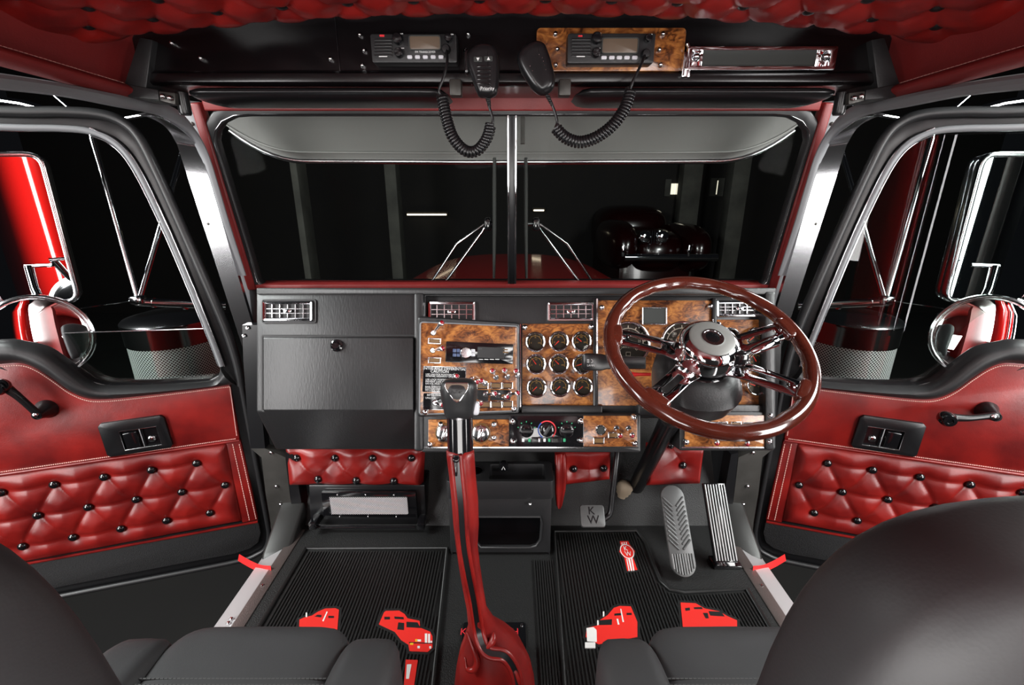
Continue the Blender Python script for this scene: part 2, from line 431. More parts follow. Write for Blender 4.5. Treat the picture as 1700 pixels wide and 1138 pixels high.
# back of the sleeper behind the camera, side walls aft of the doors
bw = struct(MB().box(-1.0, 1.0, -1.18, -1.15, 0, 1.7).build('wall_back', 'red_trim_leather'))
WALL = Plane((-.80, 0, 0), (0, 1, 0), (0, 0, 1))
def wl(u, v, h=0): q = WALL.loc(u, v, h); return (q.x, q.y)
for side, s in SIDES:
    w = thing('wall_' + side, (s*.82, .3, 0), None, kind='structure')
    mir(MB().box(-.84, -.80, -1.15, .12, 0, 1.24), s).build('rear_panel', 'red_trim_leather', w)
    # red padded panel above the door: lower roll and upper sheet
    lo = [wl(0, 123), wl(100, 137), wl(212, 158)]
    mid = [wl(0, 86), wl(100, 108), wl(206, 134)]
    zlo, zmid = sum(p[1] for p in lo)/3, sum(p[1] for p in mid)/3
    yend = 1.085
    def roll(a, b):
        t = PI*b; y = -.9 + (yend+.9)*a
        return V((-.80 + .030*math.sin(t)**.7, y, zlo + (zmid-zlo)*b + .001))
    mir(MB().grid(24, 14, roll), s).build('padded_roll', 'red_trim_leather', w, solid=False)
    def sheet(a, b):
        y = -.9 + (yend+.9)*a
        return V((-.805 + .13*b**1.7, y, zmid + (1.44-zmid)*b))
    mir(MB().grid(24, 14, sheet), s).build('upper_sheet', 'red_trim_leather', w, solid=False)
    st = MB()
    for k in range(150):
        y = -.1 + k*.008; st.box(-.796, -.7935, y, y+.005, zmid-.0012, zmid+.0012)
    mir(st, s).build('stitching', 'stitch', w)['kind'] = 'stuff'
    # grey rubber seal round the door opening
    up = [(-60, 116), (0, 122), (100, 138), (212, 160), (262, 169), (295, 186), (320, 218), (338, 255), (356, 310), (374, 370), (402, 458)]
    dn = [(-60, 146), (0, 150), (100, 161), (190, 178), (245, 188), (276, 199), (310, 220), (333, 255), (351, 310), (369, 370), (398, 458)]
    pu = smooth_path([V((*wl(*p), 0)) for p in up], 5); pdn = smooth_path([V((*wl(*p), 0)) for p in dn], 5)
    mb = MB(); rings = []
    for a, b in zip(pu, pdn):
        c = (a+b)/2; hw = (a-b)/2
        rings.append([c + hw*math.cos(t) + V((0, 0, .004 + .012*math.sin(t))) for t in [2*PI*k/10 for k in range(10)]])
    mb.loft(rings); mb.xf(WALL.m); mir(mb, s)
    tr = struct(mb.build('trim_%d' % (1 if s < 0 else 2), 'seal_grey'))
    # polished door-jamb plate, the rear face of the windscreen pillar
    inn = [(250, 184), (277, 199), (308, 222), (332, 246), (350, 309), (368, 352), (382, 409), (400, 460), (420, 530), (428, 570)]
    out = [(225, 190), (252, 197), (277, 213), (294, 240), (311, 285), (327, 326), (345, 376), (368, 452), (394, 540), (402, 575)]
    A = [px(u, v, -.80) for u, v in inn]; B = [py(u, v, p.y+.001) for (u, v), p in zip(out, A)]
    for Q in (A, B):
        a_, b_ = Q[3], Q[-1]
        for i in range(4, len(Q)-1): Q[i] = a_.lerp(b_, (i-3)/(len(Q)-4))
    A = smooth_path(A[:4], 5)[:-1] + A[3:]; B = smooth_path(B[:4], 5)[:-1] + B[3:]
    rings = []
    for a, b in zip(A, B):
        rings.append([a, b, b+V((0, .012, 0)), a+V((0, .012, 0))])
    mb = MB().loft(rings); mir(mb, s)
    jb = struct(mb.build('trim_%d' % (3 if s < 0 else 4), 'polished_steel', smooth=50))
    for (u, v) in ((352, 300), (384, 420), (346, 372)):
        p = px(u, v, -.805); p.x *= -s if s > 0 else 1
        MB().lathe([(.004, 0), (.004, .002), (.002, .003)], 8, Matrix.Translation(p) @ Matrix.Rotation(PI/2, 4, 'X')).build('rivet', 'worn_metal', jb)
    # lower jamb below the dash top: dark pillar cover and worn metal kick plate with bolts
    rows = [(402, 428, 540), (404, 429, 600), (410, 434, 680), (416, 440, 745), (434, 474, 760), (441, 481, 820), (449, 488, 868), (452, 489, 905)]
    rings = []
    for (u0, u1, v) in rows:
        a = py(u0, v, 1.30); b = py(u1, v, 1.30)
        rings.append([a, b, b+V((0, .03, 0)), a+V((0, .03, 0))])
    mb = MB().loft(rings[:4]); mir(mb, s)
    lj = thing('trim_%d' % (5 if s < 0 else 6), (s*.78, 1.3, 0), None, kind='structure')
    mb.build('pillar_cover', 'smooth_black', lj)
    mb = MB().loft(rings[3:]); mir(mb, s); mb.build('kick_plate', 'worn_metal', lj)
    mb = MB(); q = [py(u, v, 1.295) for u, v in ((474, 752), (486, 755), (503, 850), (489, 886))]
    mb.hexa([p+V((0, .05, 0)) for p in q], q); mir(mb, s); mb.build('inner_plate', 'smooth_black', lj)
    for (u, v) in ((411, 545), (405, 558), (459, 808), (466, 838), (450, 752)):
        p = py(u, v, 1.297); p.x *= -s
        MB().lathe([(.006, 0), (.006, .003), (.003, .005)], 8, Matrix.Translation(p) @ Matrix.Rotation(PI/2, 4, 'X')).build('bolt', 'soft_chrome', lj)
    # sill: worn tread strip inside, polished plate outside, red door strap
    sl = thing('baseboard_' + side, (s*.73, .7, 0), None, kind='structure')
    mb = MB().box(-.723, -.69, .1, 1.25, -.03, .003); mir(mb, s); mb.build('tread_strip', 'tread_metal', sl, bevel=.001)
    mb = MB().hexa([V((-.778, .1, -.05)), V((-.723, .1, -.05)), V((-.723, 1.27, -.05)), V((-.778, 1.22, -.05))],
                   [V((-.778, .1, -.012)), V((-.723, .1, .001)), V((-.723, 1.27, .001)), V((-.778, 1.22, -.012))]); mir(mb, s)
    mb.build('sill_plate', 'sill_metal', sl, bevel=.002)
    mb = MB().hexa([V((-.778, 1.12, -.02)), V((-.70, 1.12, -.02)), V((-.70, 1.31, -.02)), V((-.79, 1.33, -.02))],
                   [V((-.778, 1.14, .0)), V((-.70, 1.17, .002)), V((-.70, 1.30, .075)), V((-.79, 1.32, .075))]); mir(mb, s)
    mb.build('sill_corner', 'dark_metal', sl, bevel=.012, seg=3)
    for (u, v) in ((436, 973), (479, 876), (379, 1035), (384, 1028)):
        p = pz(u, v, .002); p.x *= -s
        MB().lathe([(.005, 0), (.005, .002), (.002, .0045)], 8, Matrix.Translation(p)).build('screw', 'chrome', sl)
    # red webbing strap from the sill to the door
    pts = smooth_path([V((s*-p.x, p.y, p.z)) for p in (pz(450, 946, .006), pd(432, 944, 1.36), pd(415, 937, 1.38), pd(396, 926, 1.41))], 5)
    mb = MB(); rings = []
    for i, p in enumerate(pts):
        t = (pts[min(i+1, len(pts)-1)]-pts[max(i-1, 0)]).normalized(); n = t.cross(V((0, .5, 1))).normalized(); b = n.cross(t)
        w_ = t.cross(V((0, 1, -.4))).normalized()
        rings.append([p+w_*.009+b*.0012, p-w_*.009+b*.0012, p-w_*.009-b*.0012, p+w_*.009-b*.0012])
    o = mb.loft(rings).build('door_strap', 'red_strap')
    tag(o, 'red webbing door check strap above the %s sill plate' % ('passenger side' if s < 0 else 'driver side'), 'strap')

# ------------------------------------------------------------------ ceiling: button-tufted red headliner
PX_, PY_ = .1165, .118
btn = []
for r in range(-1, 7):
    for c in range(-8, 9):
        x = c*PX_ + (0 if r % 2 else PX_/2) + .001; y = .938 - r*.064
        if abs(x) < .80: btn.append((x, y))
fn, h = tuft(0, 0, 0, 0, 0, 0, [b for b in btn], math.hypot(PX_/2, .064), .026, fold=.4)
def zc(x): return 1.392 - .040*(abs(x)/.75)**2.2
def yfront(x):
    k = (x-.001)/PX_; f = k-math.floor(k); return 1.0 + .016*math.sin(PI*f)**.8 - .004
def ceil_fn(a, b):
    x = -.80 + 1.60*a; yf = yfront(x); y = .58 + (yf-.58)*b
    e = min(1, (yf-y)/.05); e2 = max(0, e)**.5
    lift = h(x, y)
    return V((x, y, zc(x) - lift*(.35+.65*e2) + (1-e2)*.012))
mb = MB().grid(300, 76, ceil_fn)
ceiling = thing('ceiling', (0, .3, 1.42), None, kind='structure')
mb.build('headliner', 'red_leather', ceiling, smooth=180, solid=False)
bme = MB().superbox((0, 0, 0), (.012, .012, .007), 1, 8).mesh('button', 'smooth_black', smooth=180)
for (x, y) in btn:
    if y > .62 and y < .98 and abs(x) < .78: place('button', bme, ceiling, T(x, y, zc(x) - .004))
MB().grid(30, 6, lambda a, b: V((-.8+1.6*a, -1.15+1.74*b, zc(-.8+1.6*a)-.018))).build('rear_headliner', 'red_leather', ceiling, smooth=180, solid=False)
MB().box(-1.0, 1.0, -1.15, 1.30, 1.50, 1.53).build('roof_skin', 'smooth_black', ceiling)
# ================================================================== doors, open about seventy degrees
HX, HY = -.815, 1.375
DOOR = Plane((HX, HY, 0), (.949, .316, 0), (0, 0, 1))
def D(u, v, h=0): q = DOOR.loc(u, v, h); return (q.x, q.y)
FAR = -.92
def make_door(side, s, num):
    door = thing('door_%d' % num, (s*-HX*1.0, HY, 0), None, kind='structure')
    def B(mb, name, mat, parent=door, **k):
        mb.xf(DOOR.m); mir(mb, s); return mb.build(name, mat, parent, **k)
    def at(x, y, z=0):
        o = DOOR.w(x, y, z); X, Z = DOOR.X.copy(), DOOR.Z.copy()
        if s > 0: o.x, X.y, Z.x = -o.x, -X.y, -Z.x
        m = Matrix((X, V((0, 0, 1)), Z)).transposed().to_4x4(); m.translation = o; return m
    outer = [D(*p) for p in ((0, 185), (100, 186), (165, 190), (205, 203), (232, 229), (262, 288), (300, 372), (340, 463), (375, 545), (393, 600), (401, 640), (424, 760), (443, 860), (447, 890), (441, 910), (426, 921), (398, 931), (288, 953), (108, 988))]
    outer = [(FAR, outer[0][1])] + outer + [(FAR, outer[-1][1])]
    win = [D(*p) for p in ((0, 214), (100, 216), (150, 221), (185, 236), (212, 262), (240, 310), (280, 395), (320, 490), (350, 565), (366, 608), (363, 624), (347, 633), (250, 640), (178, 641), (150, 634), (125, 616), (100, 594), (75, 577), (40, 568), (0, 564))]
    lowwin = win[9:]
    win = [(FAR+.06, win[0][1])] + win + [(FAR+.06, win[-1][1])]
    B(ring_frame(outer, win, -.055, -.004), 'door_frame', 'smooth_black', bevel=.004, smooth=40)
    # rolled frame bead, glass channel and its bright edges
    edge = [V((x, y, .002)) for x, y in outer[1:20]]
    B(MB().tube(smooth_path([V((FAR, edge[0].y, .002))] + edge[:11], 4), .013, 8), 'frame_bead', 'seal_rubber', smooth=60)
    B(MB().tube(smooth_path(edge[10:] + [V((FAR, edge[-1].y, .002))], 4), .009, 8), 'edge_seal', 'seal_rubber', smooth=60)
    ch = [V((x, y, .0)) for x, y in inset(win, -.004)][1:11]
    B(MB().tube(smooth_path([V((FAR+.06, ch[0].y, 0))] + ch, 4), .0085, 8), 'glass_channel', 'seal_grey', smooth=60)
    ch2 = [V((x, y, .006)) for x, y in inset(win, -.012)][3:11]
    B(MB().tube(smooth_path(ch2, 4), .0022, 6), 'channel_bead', 'soft_chrome', smooth=60)
    ch3 = [V((x, y, .002)) for x, y in inset(win, .006)][3:11]
    B(MB().tube(smooth_path(ch3, 4), .0018, 6), 'channel_bead', 'soft_chrome', smooth=60)
    # belt-line pad below the window
    stitch = [D(*p) for p in ((0, 603), (35, 601), (60, 609), (88, 627), (116, 647), (144, 659), (176, 661), (246, 654), (320, 645), (382, 637))]
    path_hi = smooth_path([V((FAR+.06, lowwin[-1][1], 0))] + [V((*p, 0)) for p in lowwin[::-1]], 4)
    path_lo = smooth_path([V((FAR+.06, stitch[0][1]-.004, 0))] + [V((x, y-.004, 0)) for x, y in stitch] + [V((*D(394, 640), 0))], 4)
    def samp(P, t):
        L = [0]
        for i in range(1, len(P)): L.append(L[-1]+(P[i]-P[i-1]).length)
        d = t*L[-1]
        for i in range(1, len(P)):
            if L[i] >= d-1e-9:
                k = (d-L[i-1])/max(1e-9, L[i]-L[i-1]); return P[i-1].lerp(P[i], k)
        return P[-1]
    rings = []
    for i in range(61):
        a, b = samp(path_hi, i/60), samp(path_lo, i/60)
        prof = [(0, -.03), (0, .0), (.12, .020), (.4, .030), (.75, .022), (1, .004), (1, -.02)]
        rings.append([a.lerp(b, t) + V((0, 0, z)) for t, z in prof])
    B(MB().loft(rings), 'belt_pad', 'seal_rubber', smooth=70)
    # smooth red panel
    seamR, seamL = D(399, 729), D(0, 786)
    poly = [(FAR+.03, stitch[0][1])] + [tuple(p[:2]) for p in smooth_path([V((*q, 0)) for q in stitch], 4)] + [seamR, seamL, (FAR+.03, seamL[1]+.0)]
    mbp = MB(); mbp.prism(poly, -.02, .008, None)
    B(mbp, 'upper_panel', 'red_leather', bevel=.004, smooth=40)
    # seam welt and piping
    B(MB().tube([V((FAR+.03, seamL[1], .012)), V((*seamL, .012)), V((*seamR, .011))], .0042, 6), 'seam_welt', 'red_leather', smooth=60)
    pipR, pipL = D(429, 863), D(36, 934)
    sl = (pipR[1]-pipL[1])/(pipR[0]-pipL[0]); pfar = (FAR+.03, pipL[1]+sl*(FAR+.03-pipL[0]))
    B(MB().tube([V((*pfar, .012)), V((*pipR, .012))], .0046, 6), 'piping', 'red_leather', smooth=60)
    def stitches(P, n, z, nm):
        st = MB()
        for k in range(n):
            a, b = samp(P, (k+.15)/n), samp(P, (k+.8)/n); st.tube([a+V((0, 0, z)), b+V((0, 0, z))], .0016, 4)
        o = B(st, nm, 'stitch', smooth=0); o['kind'] = 'stuff'
    st1 = [V((x, y-.008, 0)) for x, y in stitch]
    stitches(smooth_path(st1, 4) + [V((*D(394, 722), 0))], 150, .0085, 'top_stitching')
    stitches([V((FAR+.03, seamL[1]+.007, 0)), V((seamR[0]-.01, seamR[1]+.007, 0))], 150, .0085, 'seam_stitching')
    # flat border strip beside the tufting
    bo = [D(376, 733), D(400, 730), D(429, 861), D(403, 866)]
    B(MB().prism(bo, -.02, .008), 'border_strip', 'red_leather', bevel=.002)
    stitches([V((*D(387, 735), 0)), V((*D(415, 862), 0))], 34, .0085, 'border_stitching')
    stitches([V((*D(398, 735), 0)), V((*D(426, 860), 0))], 34, .0085, 'border_stitching')
    # button-tufted lower panel
    rowsp = [[(328, 767), (252, 778), (174, 790), (91, 802), (6, 815)], [(375, 803), (304, 814), (228, 827), (149, 839), (66, 853)], [(350, 849), (279, 861), (203, 875), (124, 889), (41, 904)]]
    bt = []
    for r in rowsp:
        L = [D(*p) for p in r]; dx = (L[-1][0]-L[0][0])/4; dy = (L[-1][1]-L[0][1])/4
        bt += [(L[0][0]+dx*k, L[0][1]+dy*k) for k in range(8)]
    extra = [(x, y) for x, y in bt]
    TLt, TRt, BRt, BLt = V((FAR+.03, seamL[1])), V(D(377, 734)), V(D(403, 864)), V(pfar)
    pitch = math.hypot(bt[0][0]-bt[8][0], bt[0][1]-bt[8][1])
    _, hh = tuft(0, 0, 0, 0, 0, 0, bt, pitch, .026, fold=.42)
    def tf(a, b):
        p = BLt.lerp(BRt, a).lerp(TLt.lerp(TRt, a), b)
        e = min(1, min(a*30, (1-a)*22, b*7, (1-b)*7)); e = math.sin(e*PI/2)**.6
        return V((p.x, p.y, .002 + hh(p.x, p.y)*e))
    tp = B(MB().grid(190, 46, tf), 'tufted_panel', 'red_leather', smooth=180, solid=False)
    bm_ = MB().superbox((0, 0, 0), (.0128, .0128, .008), 1, 8).mesh('button', 'gloss_black', smooth=180)
    for x, y in bt:
        if x > FAR+.05: place('button', bm_, tp, at(x, y, .0115))
    # carpeted kick panel
    kp = [pfar, pipR] + [(x-.006, y+.006) if i < 4 else (x, y+.012) for i, (x, y) in enumerate([D(*p) for p in ((437, 885), (433, 901), (420, 911), (394, 920), (288, 942), (108, 977))])]
    kp.append((FAR+.03, kp[-1][1]-.01))
    B(MB().prism(kp, -.02, .006), 'kick_panel', 'carpet_black', bevel=.003)
    # recessed latch plate
    c = [V(D(*p)) for p in ((165, 701), (274, 686), (291, 739), (183, 756))]
    def bil(a, b): return c[0].lerp(c[1], a).lerp(c[3].lerp(c[2], a), b)
    pl = [tuple(bil(*q)) for q in ((.05, 0), (.95, 0), (1, .08), (1, .92), (.95, 1), (.05, 1), (0, .92), (0, .08))]
    hole = [tuple(bil(*q)) for q in ((.28, .30), (.84, .30), (.84, .86), (.28, .86))]
    lp = B(ring_frame(pl, hole, .004, .017), 'latch_plate', 'smooth_black', bevel=.002)
    hb = [tuple(bil(*q)) for q in ((.26, .28), (.86, .28), (.86, .88), (.26, .88))]
    B(MB().prism(hb, .0085, .010), 'recess', 'gloss_black', lp)
    B(MB().tube([V((*q, .0165)) for q in hole], .0012, 5, closed=True), 'recess_rim', 'soft_chrome', lp)
    lev = [tuple(bil(*q)) for q in ((.30, .36), (.54, .34), (.54, .84), (.30, .84))]
    B(MB().prism(lev, .010, .0175, inset(lev, .003)), 'latch_lever', 'gloss_black', lp, bevel=.001)
    B(MB().tube([V((*bil(.58, .30), .016)), V((*bil(.58, .86), .016))], .002, 6), 'divider', 'soft_chrome', lp)
    cup = bil(.71, .66)
    B(MB().superbox((cup.x, cup.y, .012), (.011, .010, .004), .8, 8), 'finger_cup', 'soft_chrome', lp, smooth=180)
    # window crank
    if s < 0: base, elbow, knob = D(81, 677), D(63, 687, .05), D(9, 638, .05)
    else: base, elbow, knob = D(66, 680), D(55, 690, .05), D(135, 690, .05)
    cr = B(MB().lathe([(.027, .006), (.028, .012), (.021, .024), (.014, .048), (.012, .056)], 20, T(*base)), 'window_crank', 'smooth_black', smooth=50)
    e, k = V((*elbow, .052)), V((*knob, .060))
    mid = e.lerp(k, .5) + V((0, .012 if s < 0 else -.004, .004))
    pts = smooth_path([V((*base, .05)), e, mid, k], 6)
    B(MB().tube(pts, [.0135 - .0045*math.sin(PI*i/(len(pts)-1)) for i in range(len(pts))], 10), 'crank_arm', 'smooth_black', cr, smooth=70)
    B(MB().lathe([(.0, .054), (.016, .054), (.0205, .062), (.0205, .082), (.016, .090), (.008, .0905), (.0075, .088), (0, .088)], 20, T(*knob)), 'crank_knob', 'gloss_black', cr, smooth=50)
    B(MB().lathe([(.007, .060), (.007, .064), (.003, .066)], 10, T(*elbow)), 'screw', 'soft_chrome', cr)
    # glass: half lowered on the passenger side, fully up on the driver side
    if s < 0:
        gt = [D(0, 561), D(357, 549)]
        g = [(FAR+.06, gt[0][1])] + gt + [p for p in lowwin[0:]] + [(FAR+.06, lowwin[-1][1])]
        topl = [V((FAR+.06, gt[0][1], -.028)), V((*gt[0], -.028)), V((*gt[1], -.028))]
        B(MB().prism(g, -.0305, -.028), 'window_glass', 'door_glass', smooth=0)
        B(MB().tube(topl, .0016, 6), 'glass_edge', 'soft_chrome')
    else:
        B(MB().add([(*p, -.028) for p in inset(win, -.004)], [tuple(range(len(win)))]), 'window_glass', 'door_glass', smooth=0, solid=False)
    return door
make_door('left', -1, 1)
make_door('right', 1, 2)
# ================================================================== dashboard
DASH = Plane(pd(850, 569, 1.26), RT, UP)
dash = thing('dashboard', (0, 1.2, .4), 'full width black dashboard with burl wood panels, chrome vents and gauges', 'dashboard', m=DASH.m)
def L(u, v, w=0): return DASH.loc(u, v, w)
S = 1.26/750
def px_rect(P, u0, v0, u1, v1, w, r=.004, n=4):
    a, b = P.loc(u0, v0, w), P.loc(u1, v1, w); return rrect(a.x, a.y, b.x, b.y, r, n)
def slab(P, name, mat, rect, w0, w1, parent, r=.004, bevel=.0015, **k):
    return MB().prism(px_rect(P, *rect, w1, r), w0, w1).build(name, mat, parent, P.m, bevel=bevel, **k)
def frame_rect(P, name, mat, rect, t, w0, w1, parent, r=.003, bevel=.0008):
    o = px_rect(P, *rect, w1, r); return ring_frame(o, inset(o, t), w0, w1).build(name, mat, parent, P.m, bevel=bevel)
def at_(P, u, v, h=0): q = P.loc(u, v, h); return P.m @ T(q.x, q.y, q.z)
screw_me = MB().lathe([(0, -.002), (.0088, -.002), (.0088, .001), (.0078, .0055), (.005, .0095), (.0022, .0112), (0, .0115)], 16).mesh('screw', 'chrome', smooth=60)
def screw(P, u, v, parent, h=.006, sc=1.0): place('screw', screw_me, parent, at_(P, u, v, h) @ Matrix.Scale(sc, 4))
# --- body
slab(DASH, 'center_section', 'dash_vinyl', (690, 480, 1287, 695), -.13, 0, dash, .012, .004)
xa, xb = L(425, 600, .03).x, L(699, 600, .03).x
pp_ = [(L(0, 480, .03).y, -.13), (L(0, 480, .03).y, .03), (L(0, 684, .03).y, .03), (L(0, 747, -.07).y, -.07), (L(0, 747, -.07).y, -.13)]
MB().loft([[V((x, y, w)) for y, w in pp_] for x in (xa, xb)]).build('passenger_section', 'dash_vinyl', dash, DASH.m, bevel=.006)
slab(DASH, 'top_ledge', 'dash_vinyl', (425, 478, 1289, 489), -.16, .036, dash, .004, .004)
slab(DASH, 'lower_console', 'black_plastic', (700, 688, 1064, 752), -.10, .036, dash, .006, .005)
slab(DASH, 'driver_lower_section', 'black_plastic', (1128, 684, 1287, 749), -.10, .030, dash, .006, .005)
slab(DASH, 'section_edge', 'dash_vinyl', (687, 486, 703, 750), -.04, .040, dash, .008, .006)
slab(DASH, 'right_edge', 'dash_vinyl', (1271, 484, 1289, 748), -.05, .040, dash, .008, .006)
frame_rect(DASH, 'instrument_rim', 'black_plastic', (703, 488, 1280, 690), .006, 0, .018, dash, .008, .002)
slab(DASH, 'cross_rail', 'dash_vinyl', (1060, 673, 1282, 690), 0, .024, dash, .003, .003)
slab(DASH, 'cross_rail', 'dash_vinyl', (866, 674, 1000, 690), 0, .018, dash, .003, .003)
slab(DASH, 'divider', 'smooth_black', (985, 495, 992, 676), 0, .014, dash, .002, .001)
slab(DASH, 'divider', 'smooth_black', (1183, 495, 1190, 676), 0, .014, dash, .002, .001)
for r in ((990, 496, 992.5, 676), (863, 538, 865, 676), (1183, 530, 1185, 676)):
    slab(DASH, 'bright_bead', 'soft_chrome', r, .010, .0155, dash, .0008, 0)
slab(DASH, 'bright_bead', 'soft_chrome', (1132, 742, 1280, 744.5), .030, .033, dash, .0008, 0)
slab(DASH, 'bright_bead', 'soft_chrome', (704, 742.5, 1060, 744.5), .036, .039, dash, .0008, 0)
# --- glove box
gl = MB()
x0, y0 = L(437, 560, .048)[:2]; x1, ym = L(686, 681, .048)[:2]; yb = L(560, 746, -.052).y
prof = [(y0, .0305), (y0, .046), (y0-.003, .0485), (ym, .0485), (yb, -.052), (yb, -.07), (ym, .0305)]
gl.loft([[V((x0, y, w)) for y, w in prof], [V((x1, y, w)) for y, w in prof]])
gb = gl.build('glove_box_door', 'dash_vinyl', dash, DASH.m, bevel=.003, smooth=30)
frame_rect(DASH, 'glove_box_gap', 'dial_black', (433.5, 556, 690, 684), .0045, .0295, .0315, dash, .006, 0)
MB().lathe([(.0, .0), (.015, 0), (.0165, .002), (.0165, .006), (.011, .008), (.011, .017), (.0085, .0185), (.008, .017), (0, .017)], 20).build('latch_knob', 'gloss_black', gb, at_(DASH, 560, 574, .0485), smooth=50)
# --- wood panels
def wood(rect, w0=0, w1=.006, nm='wood_panel'): return slab(DASH, nm, 'burl', rect, w0, w1, dash, .002, .001)
wood((867, 538, 985, 674)); wood((992.5, 499, 1183, 674)); wood((1190, 531, 1272, 673))
wood((711, 697, 845, 742), .03, .040); wood((968, 691, 1058, 742), .03, .040); wood((1137, 690, 1279, 742), .025, .034)
slab(DASH, 'climate_plate', 'gloss_black', (845, 691, 969, 742.5), .03, .0405, dash, .002, .001)
for u, v in ((871, 544), (981, 543), (999, 511), (1178, 509), (1192, 539), (1266, 539)): screw(DASH, u, v, dash)
for u, v in ((1277, 690), (1139, 734), (1276, 733)): screw(DASH, u, v, dash, .034)
for u, v in ((1052, 693), (1053, 736), (964, 699), (964, 731), (851, 700), (852, 733), (714, 738), (732, 705), (732, 729), (820, 705), (820, 727)): screw(DASH, u, v, dash, .041)
# --- air vents
def vent(u0, v0, u1, v1, w, nf=5):
    c = L((u0+u1)/2, (v0+v1)/2, w); a, b = L(u0, v0, w), L(u1, v1, w); W, H = (b.x-a.x)/2, (a.y-b.y)/2
    m = DASH.m @ T(c.x, c.y, w)
    o = rrect(-W, -H, W, H, .006); i1 = inset(o, .006); i2 = inset(o, .010)
    mb = MB(); mb.loft([[V((x, y, z)) for x, y in P] for P, z in ((o, 0), (o, .006), (inset(o, .002), .0095), (i1, .009), (i1, .004), (i2, .007), (i2, .0005))], caps=False)
    vt = mb.build('air_vent', 'chrome', dash, m, smooth=40, solid=False)
    MB().prism(i2, .0003, .001).build('vent_backing', 'dial_black', vt, m)
    w2, h2 = W-.010, H-.010
    for k in range(nf):
        x = -w2 + 2*w2*(k+.75)/(nf+.5); MB().box(x-.0013, x+.0013, -h2, h2, .001, .0075).build('vent_fin', 'soft_chrome', vt, m)
    for k in range(2):
        y = -h2 + 2*h2*(k+1)/3; MB().box(-w2, w2, y-.0009, y+.0009, .001, .0055).build('vent_louver', 'soft_chrome', vt, m)
    MB().superbox((0, 0, .0075), (.012, .0055, .004), .5, 8).build('vent_tab', 'chrome', vt, m, smooth=60)
    return vt
vent(438, 500, 521, 534, .030); vent(711, 501, 790, 536, .001); vent(908, 502, 987, 534, .001); vent(1187, 499, 1265, 527, .001)
frame_rect(DASH, 'vent_surround', 'black_plastic', (434, 497, 525, 537), .004, .029, .034, dash, .006, .001)
# --- gauges
def gauge(u, v, rp, w, ang, arc='amber_print', nums=None, big=False, parent=None):
    parent = parent or dash
    r = rp*S; c = L(u, v, w+.018); m = DASH.m @ T(c.x, c.y, w)
    hgt = .020 if not big else .016; ri = r*(.76 if not big else .86); rm, rw = (r+ri)/2, (r-ri)/2
    g = MB().lathe([(r, 0), (r, hgt*.55)] + [(rm+rw*math.cos(PI*k/8), hgt*.6+hgt*.4*math.sin(PI*k/8)) for k in range(9)] + [(ri, .002)], 32).build('gauge', 'chrome', dash, m, smooth=45)
    MB().lathe([(0, .003), (ri+.0005, .003), (ri+.0005, .0045), (0, .0045)], 32).build('dial', 'dial_black', g, m, smooth=0)
    mb = MB(); a0, a1 = math.radians(-20), math.radians(200)
    def arcmb(rr, wd, b0, b1, n=20):
        pts = []
        for k in range(n+1):
            t = b0+(b1-b0)*k/n; pts.append((math.cos(t), math.sin(t)))
        q = MB(); q.add([V((p[0]*(rr-wd), p[1]*(rr-wd), .0049)) for p in pts] + [V((p[0]*(rr+wd), p[1]*(rr+wd), .0049)) for p in pts], [(i, i+1, n+2+i, n+1+i) for i in range(n)])
        return q
    q = arcmb(ri*.78, ri*.022, a0, a1)
    nt = 9 if big else 7
    for k in range(nt):
        t = a0+(a1-a0)*k/(nt-1); d = V((math.cos(t), math.sin(t), 0)); nn = V((-d.y, d.x, 0))*ri*.025
        p0, p1 = d*ri*.76, d*ri*.92; z = V((0, 0, .005))
        q.add([p0-nn+z, p0+nn+z, p1+nn+z, p1-nn+z], [(0, 1, 2, 3)])
    q.build('scale', 'print_white' if big else arc, g, m, smooth=0, solid=False)
    for txt, t, rr, sz in (nums or []):
        text(txt, sz*ri, 'print_white' if big else arc, g, m @ T(math.cos(t)*rr*ri, math.sin(t)*rr*ri, .0049), depth=.0001)
    if ang is not None:
        t = math.radians(ang); d = V((math.cos(t), math.sin(t), 0)); nn = V((-d.y, d.x, 0))*ri*.06; z0, z1 = V((0, 0, .006)), V((0, 0, .0072))
        a = [-d*ri*.05-nn, d*ri*.72-nn*.4, d*ri*.72+nn*.4, -d*ri*.05+nn]
        MB().hexa([p+z0 for p in a], [p+z1 for p in a]).build('needle', 'needle_red', g, m, smooth=0)
    MB().lathe([(0, hgt*.72), (ri+.0008, hgt*.72)], 32).build('gauge_glass', 'gauge_glass', g, m, smooth=0, solid=False)
    return g
sm = lambda a, b, c: [(a, math.radians(195), .52, .26), (b, PI/2, .55, .26), (c, math.radians(-15), .52, .26)]
for (u, v, ang, n) in ((889, 568, None, sm('0', '75', '150')), (928, 567, 225, sm('0', '80', '160')), (966, 567, 140, sm('100', '180', '250')),
                       (890, 605, 125, sm('E', '1/2', 'F')), (928, 605, 135, sm('0', '50', '100')), (967, 605, 200, sm('0', '60', '120')),
                       (891, 644, 225, sm('0', '30', '60')), (930, 643, 225, sm('0', '20', '40')), (968, 643, 220, sm('0', '75', '150'))):
    gauge(u, v, 17.2, .006, ang, nums=n)
for (u, v, ang) in ((1213, 560, 210), (1255, 560, 220), (1215, 600, 200), (1259, 600, 120), (1216, 641, 160), (1257, 641, 160)):
    gauge(u, v, 16.5, .006, ang, nums=sm('0', '6', '12'))
def ring(vals, a0, a1): return [(t, math.radians(a0+(a1-a0)*k/(len(vals)-1)), .60, .17) for k, t in enumerate(vals)]
tach = gauge(1045, 570, 36.5, .006, None, nums=ring(['5', '10', '15', '20', '25'], 170, 10) + [('RPM x 100', -PI/2, .22, .13)], big=True)
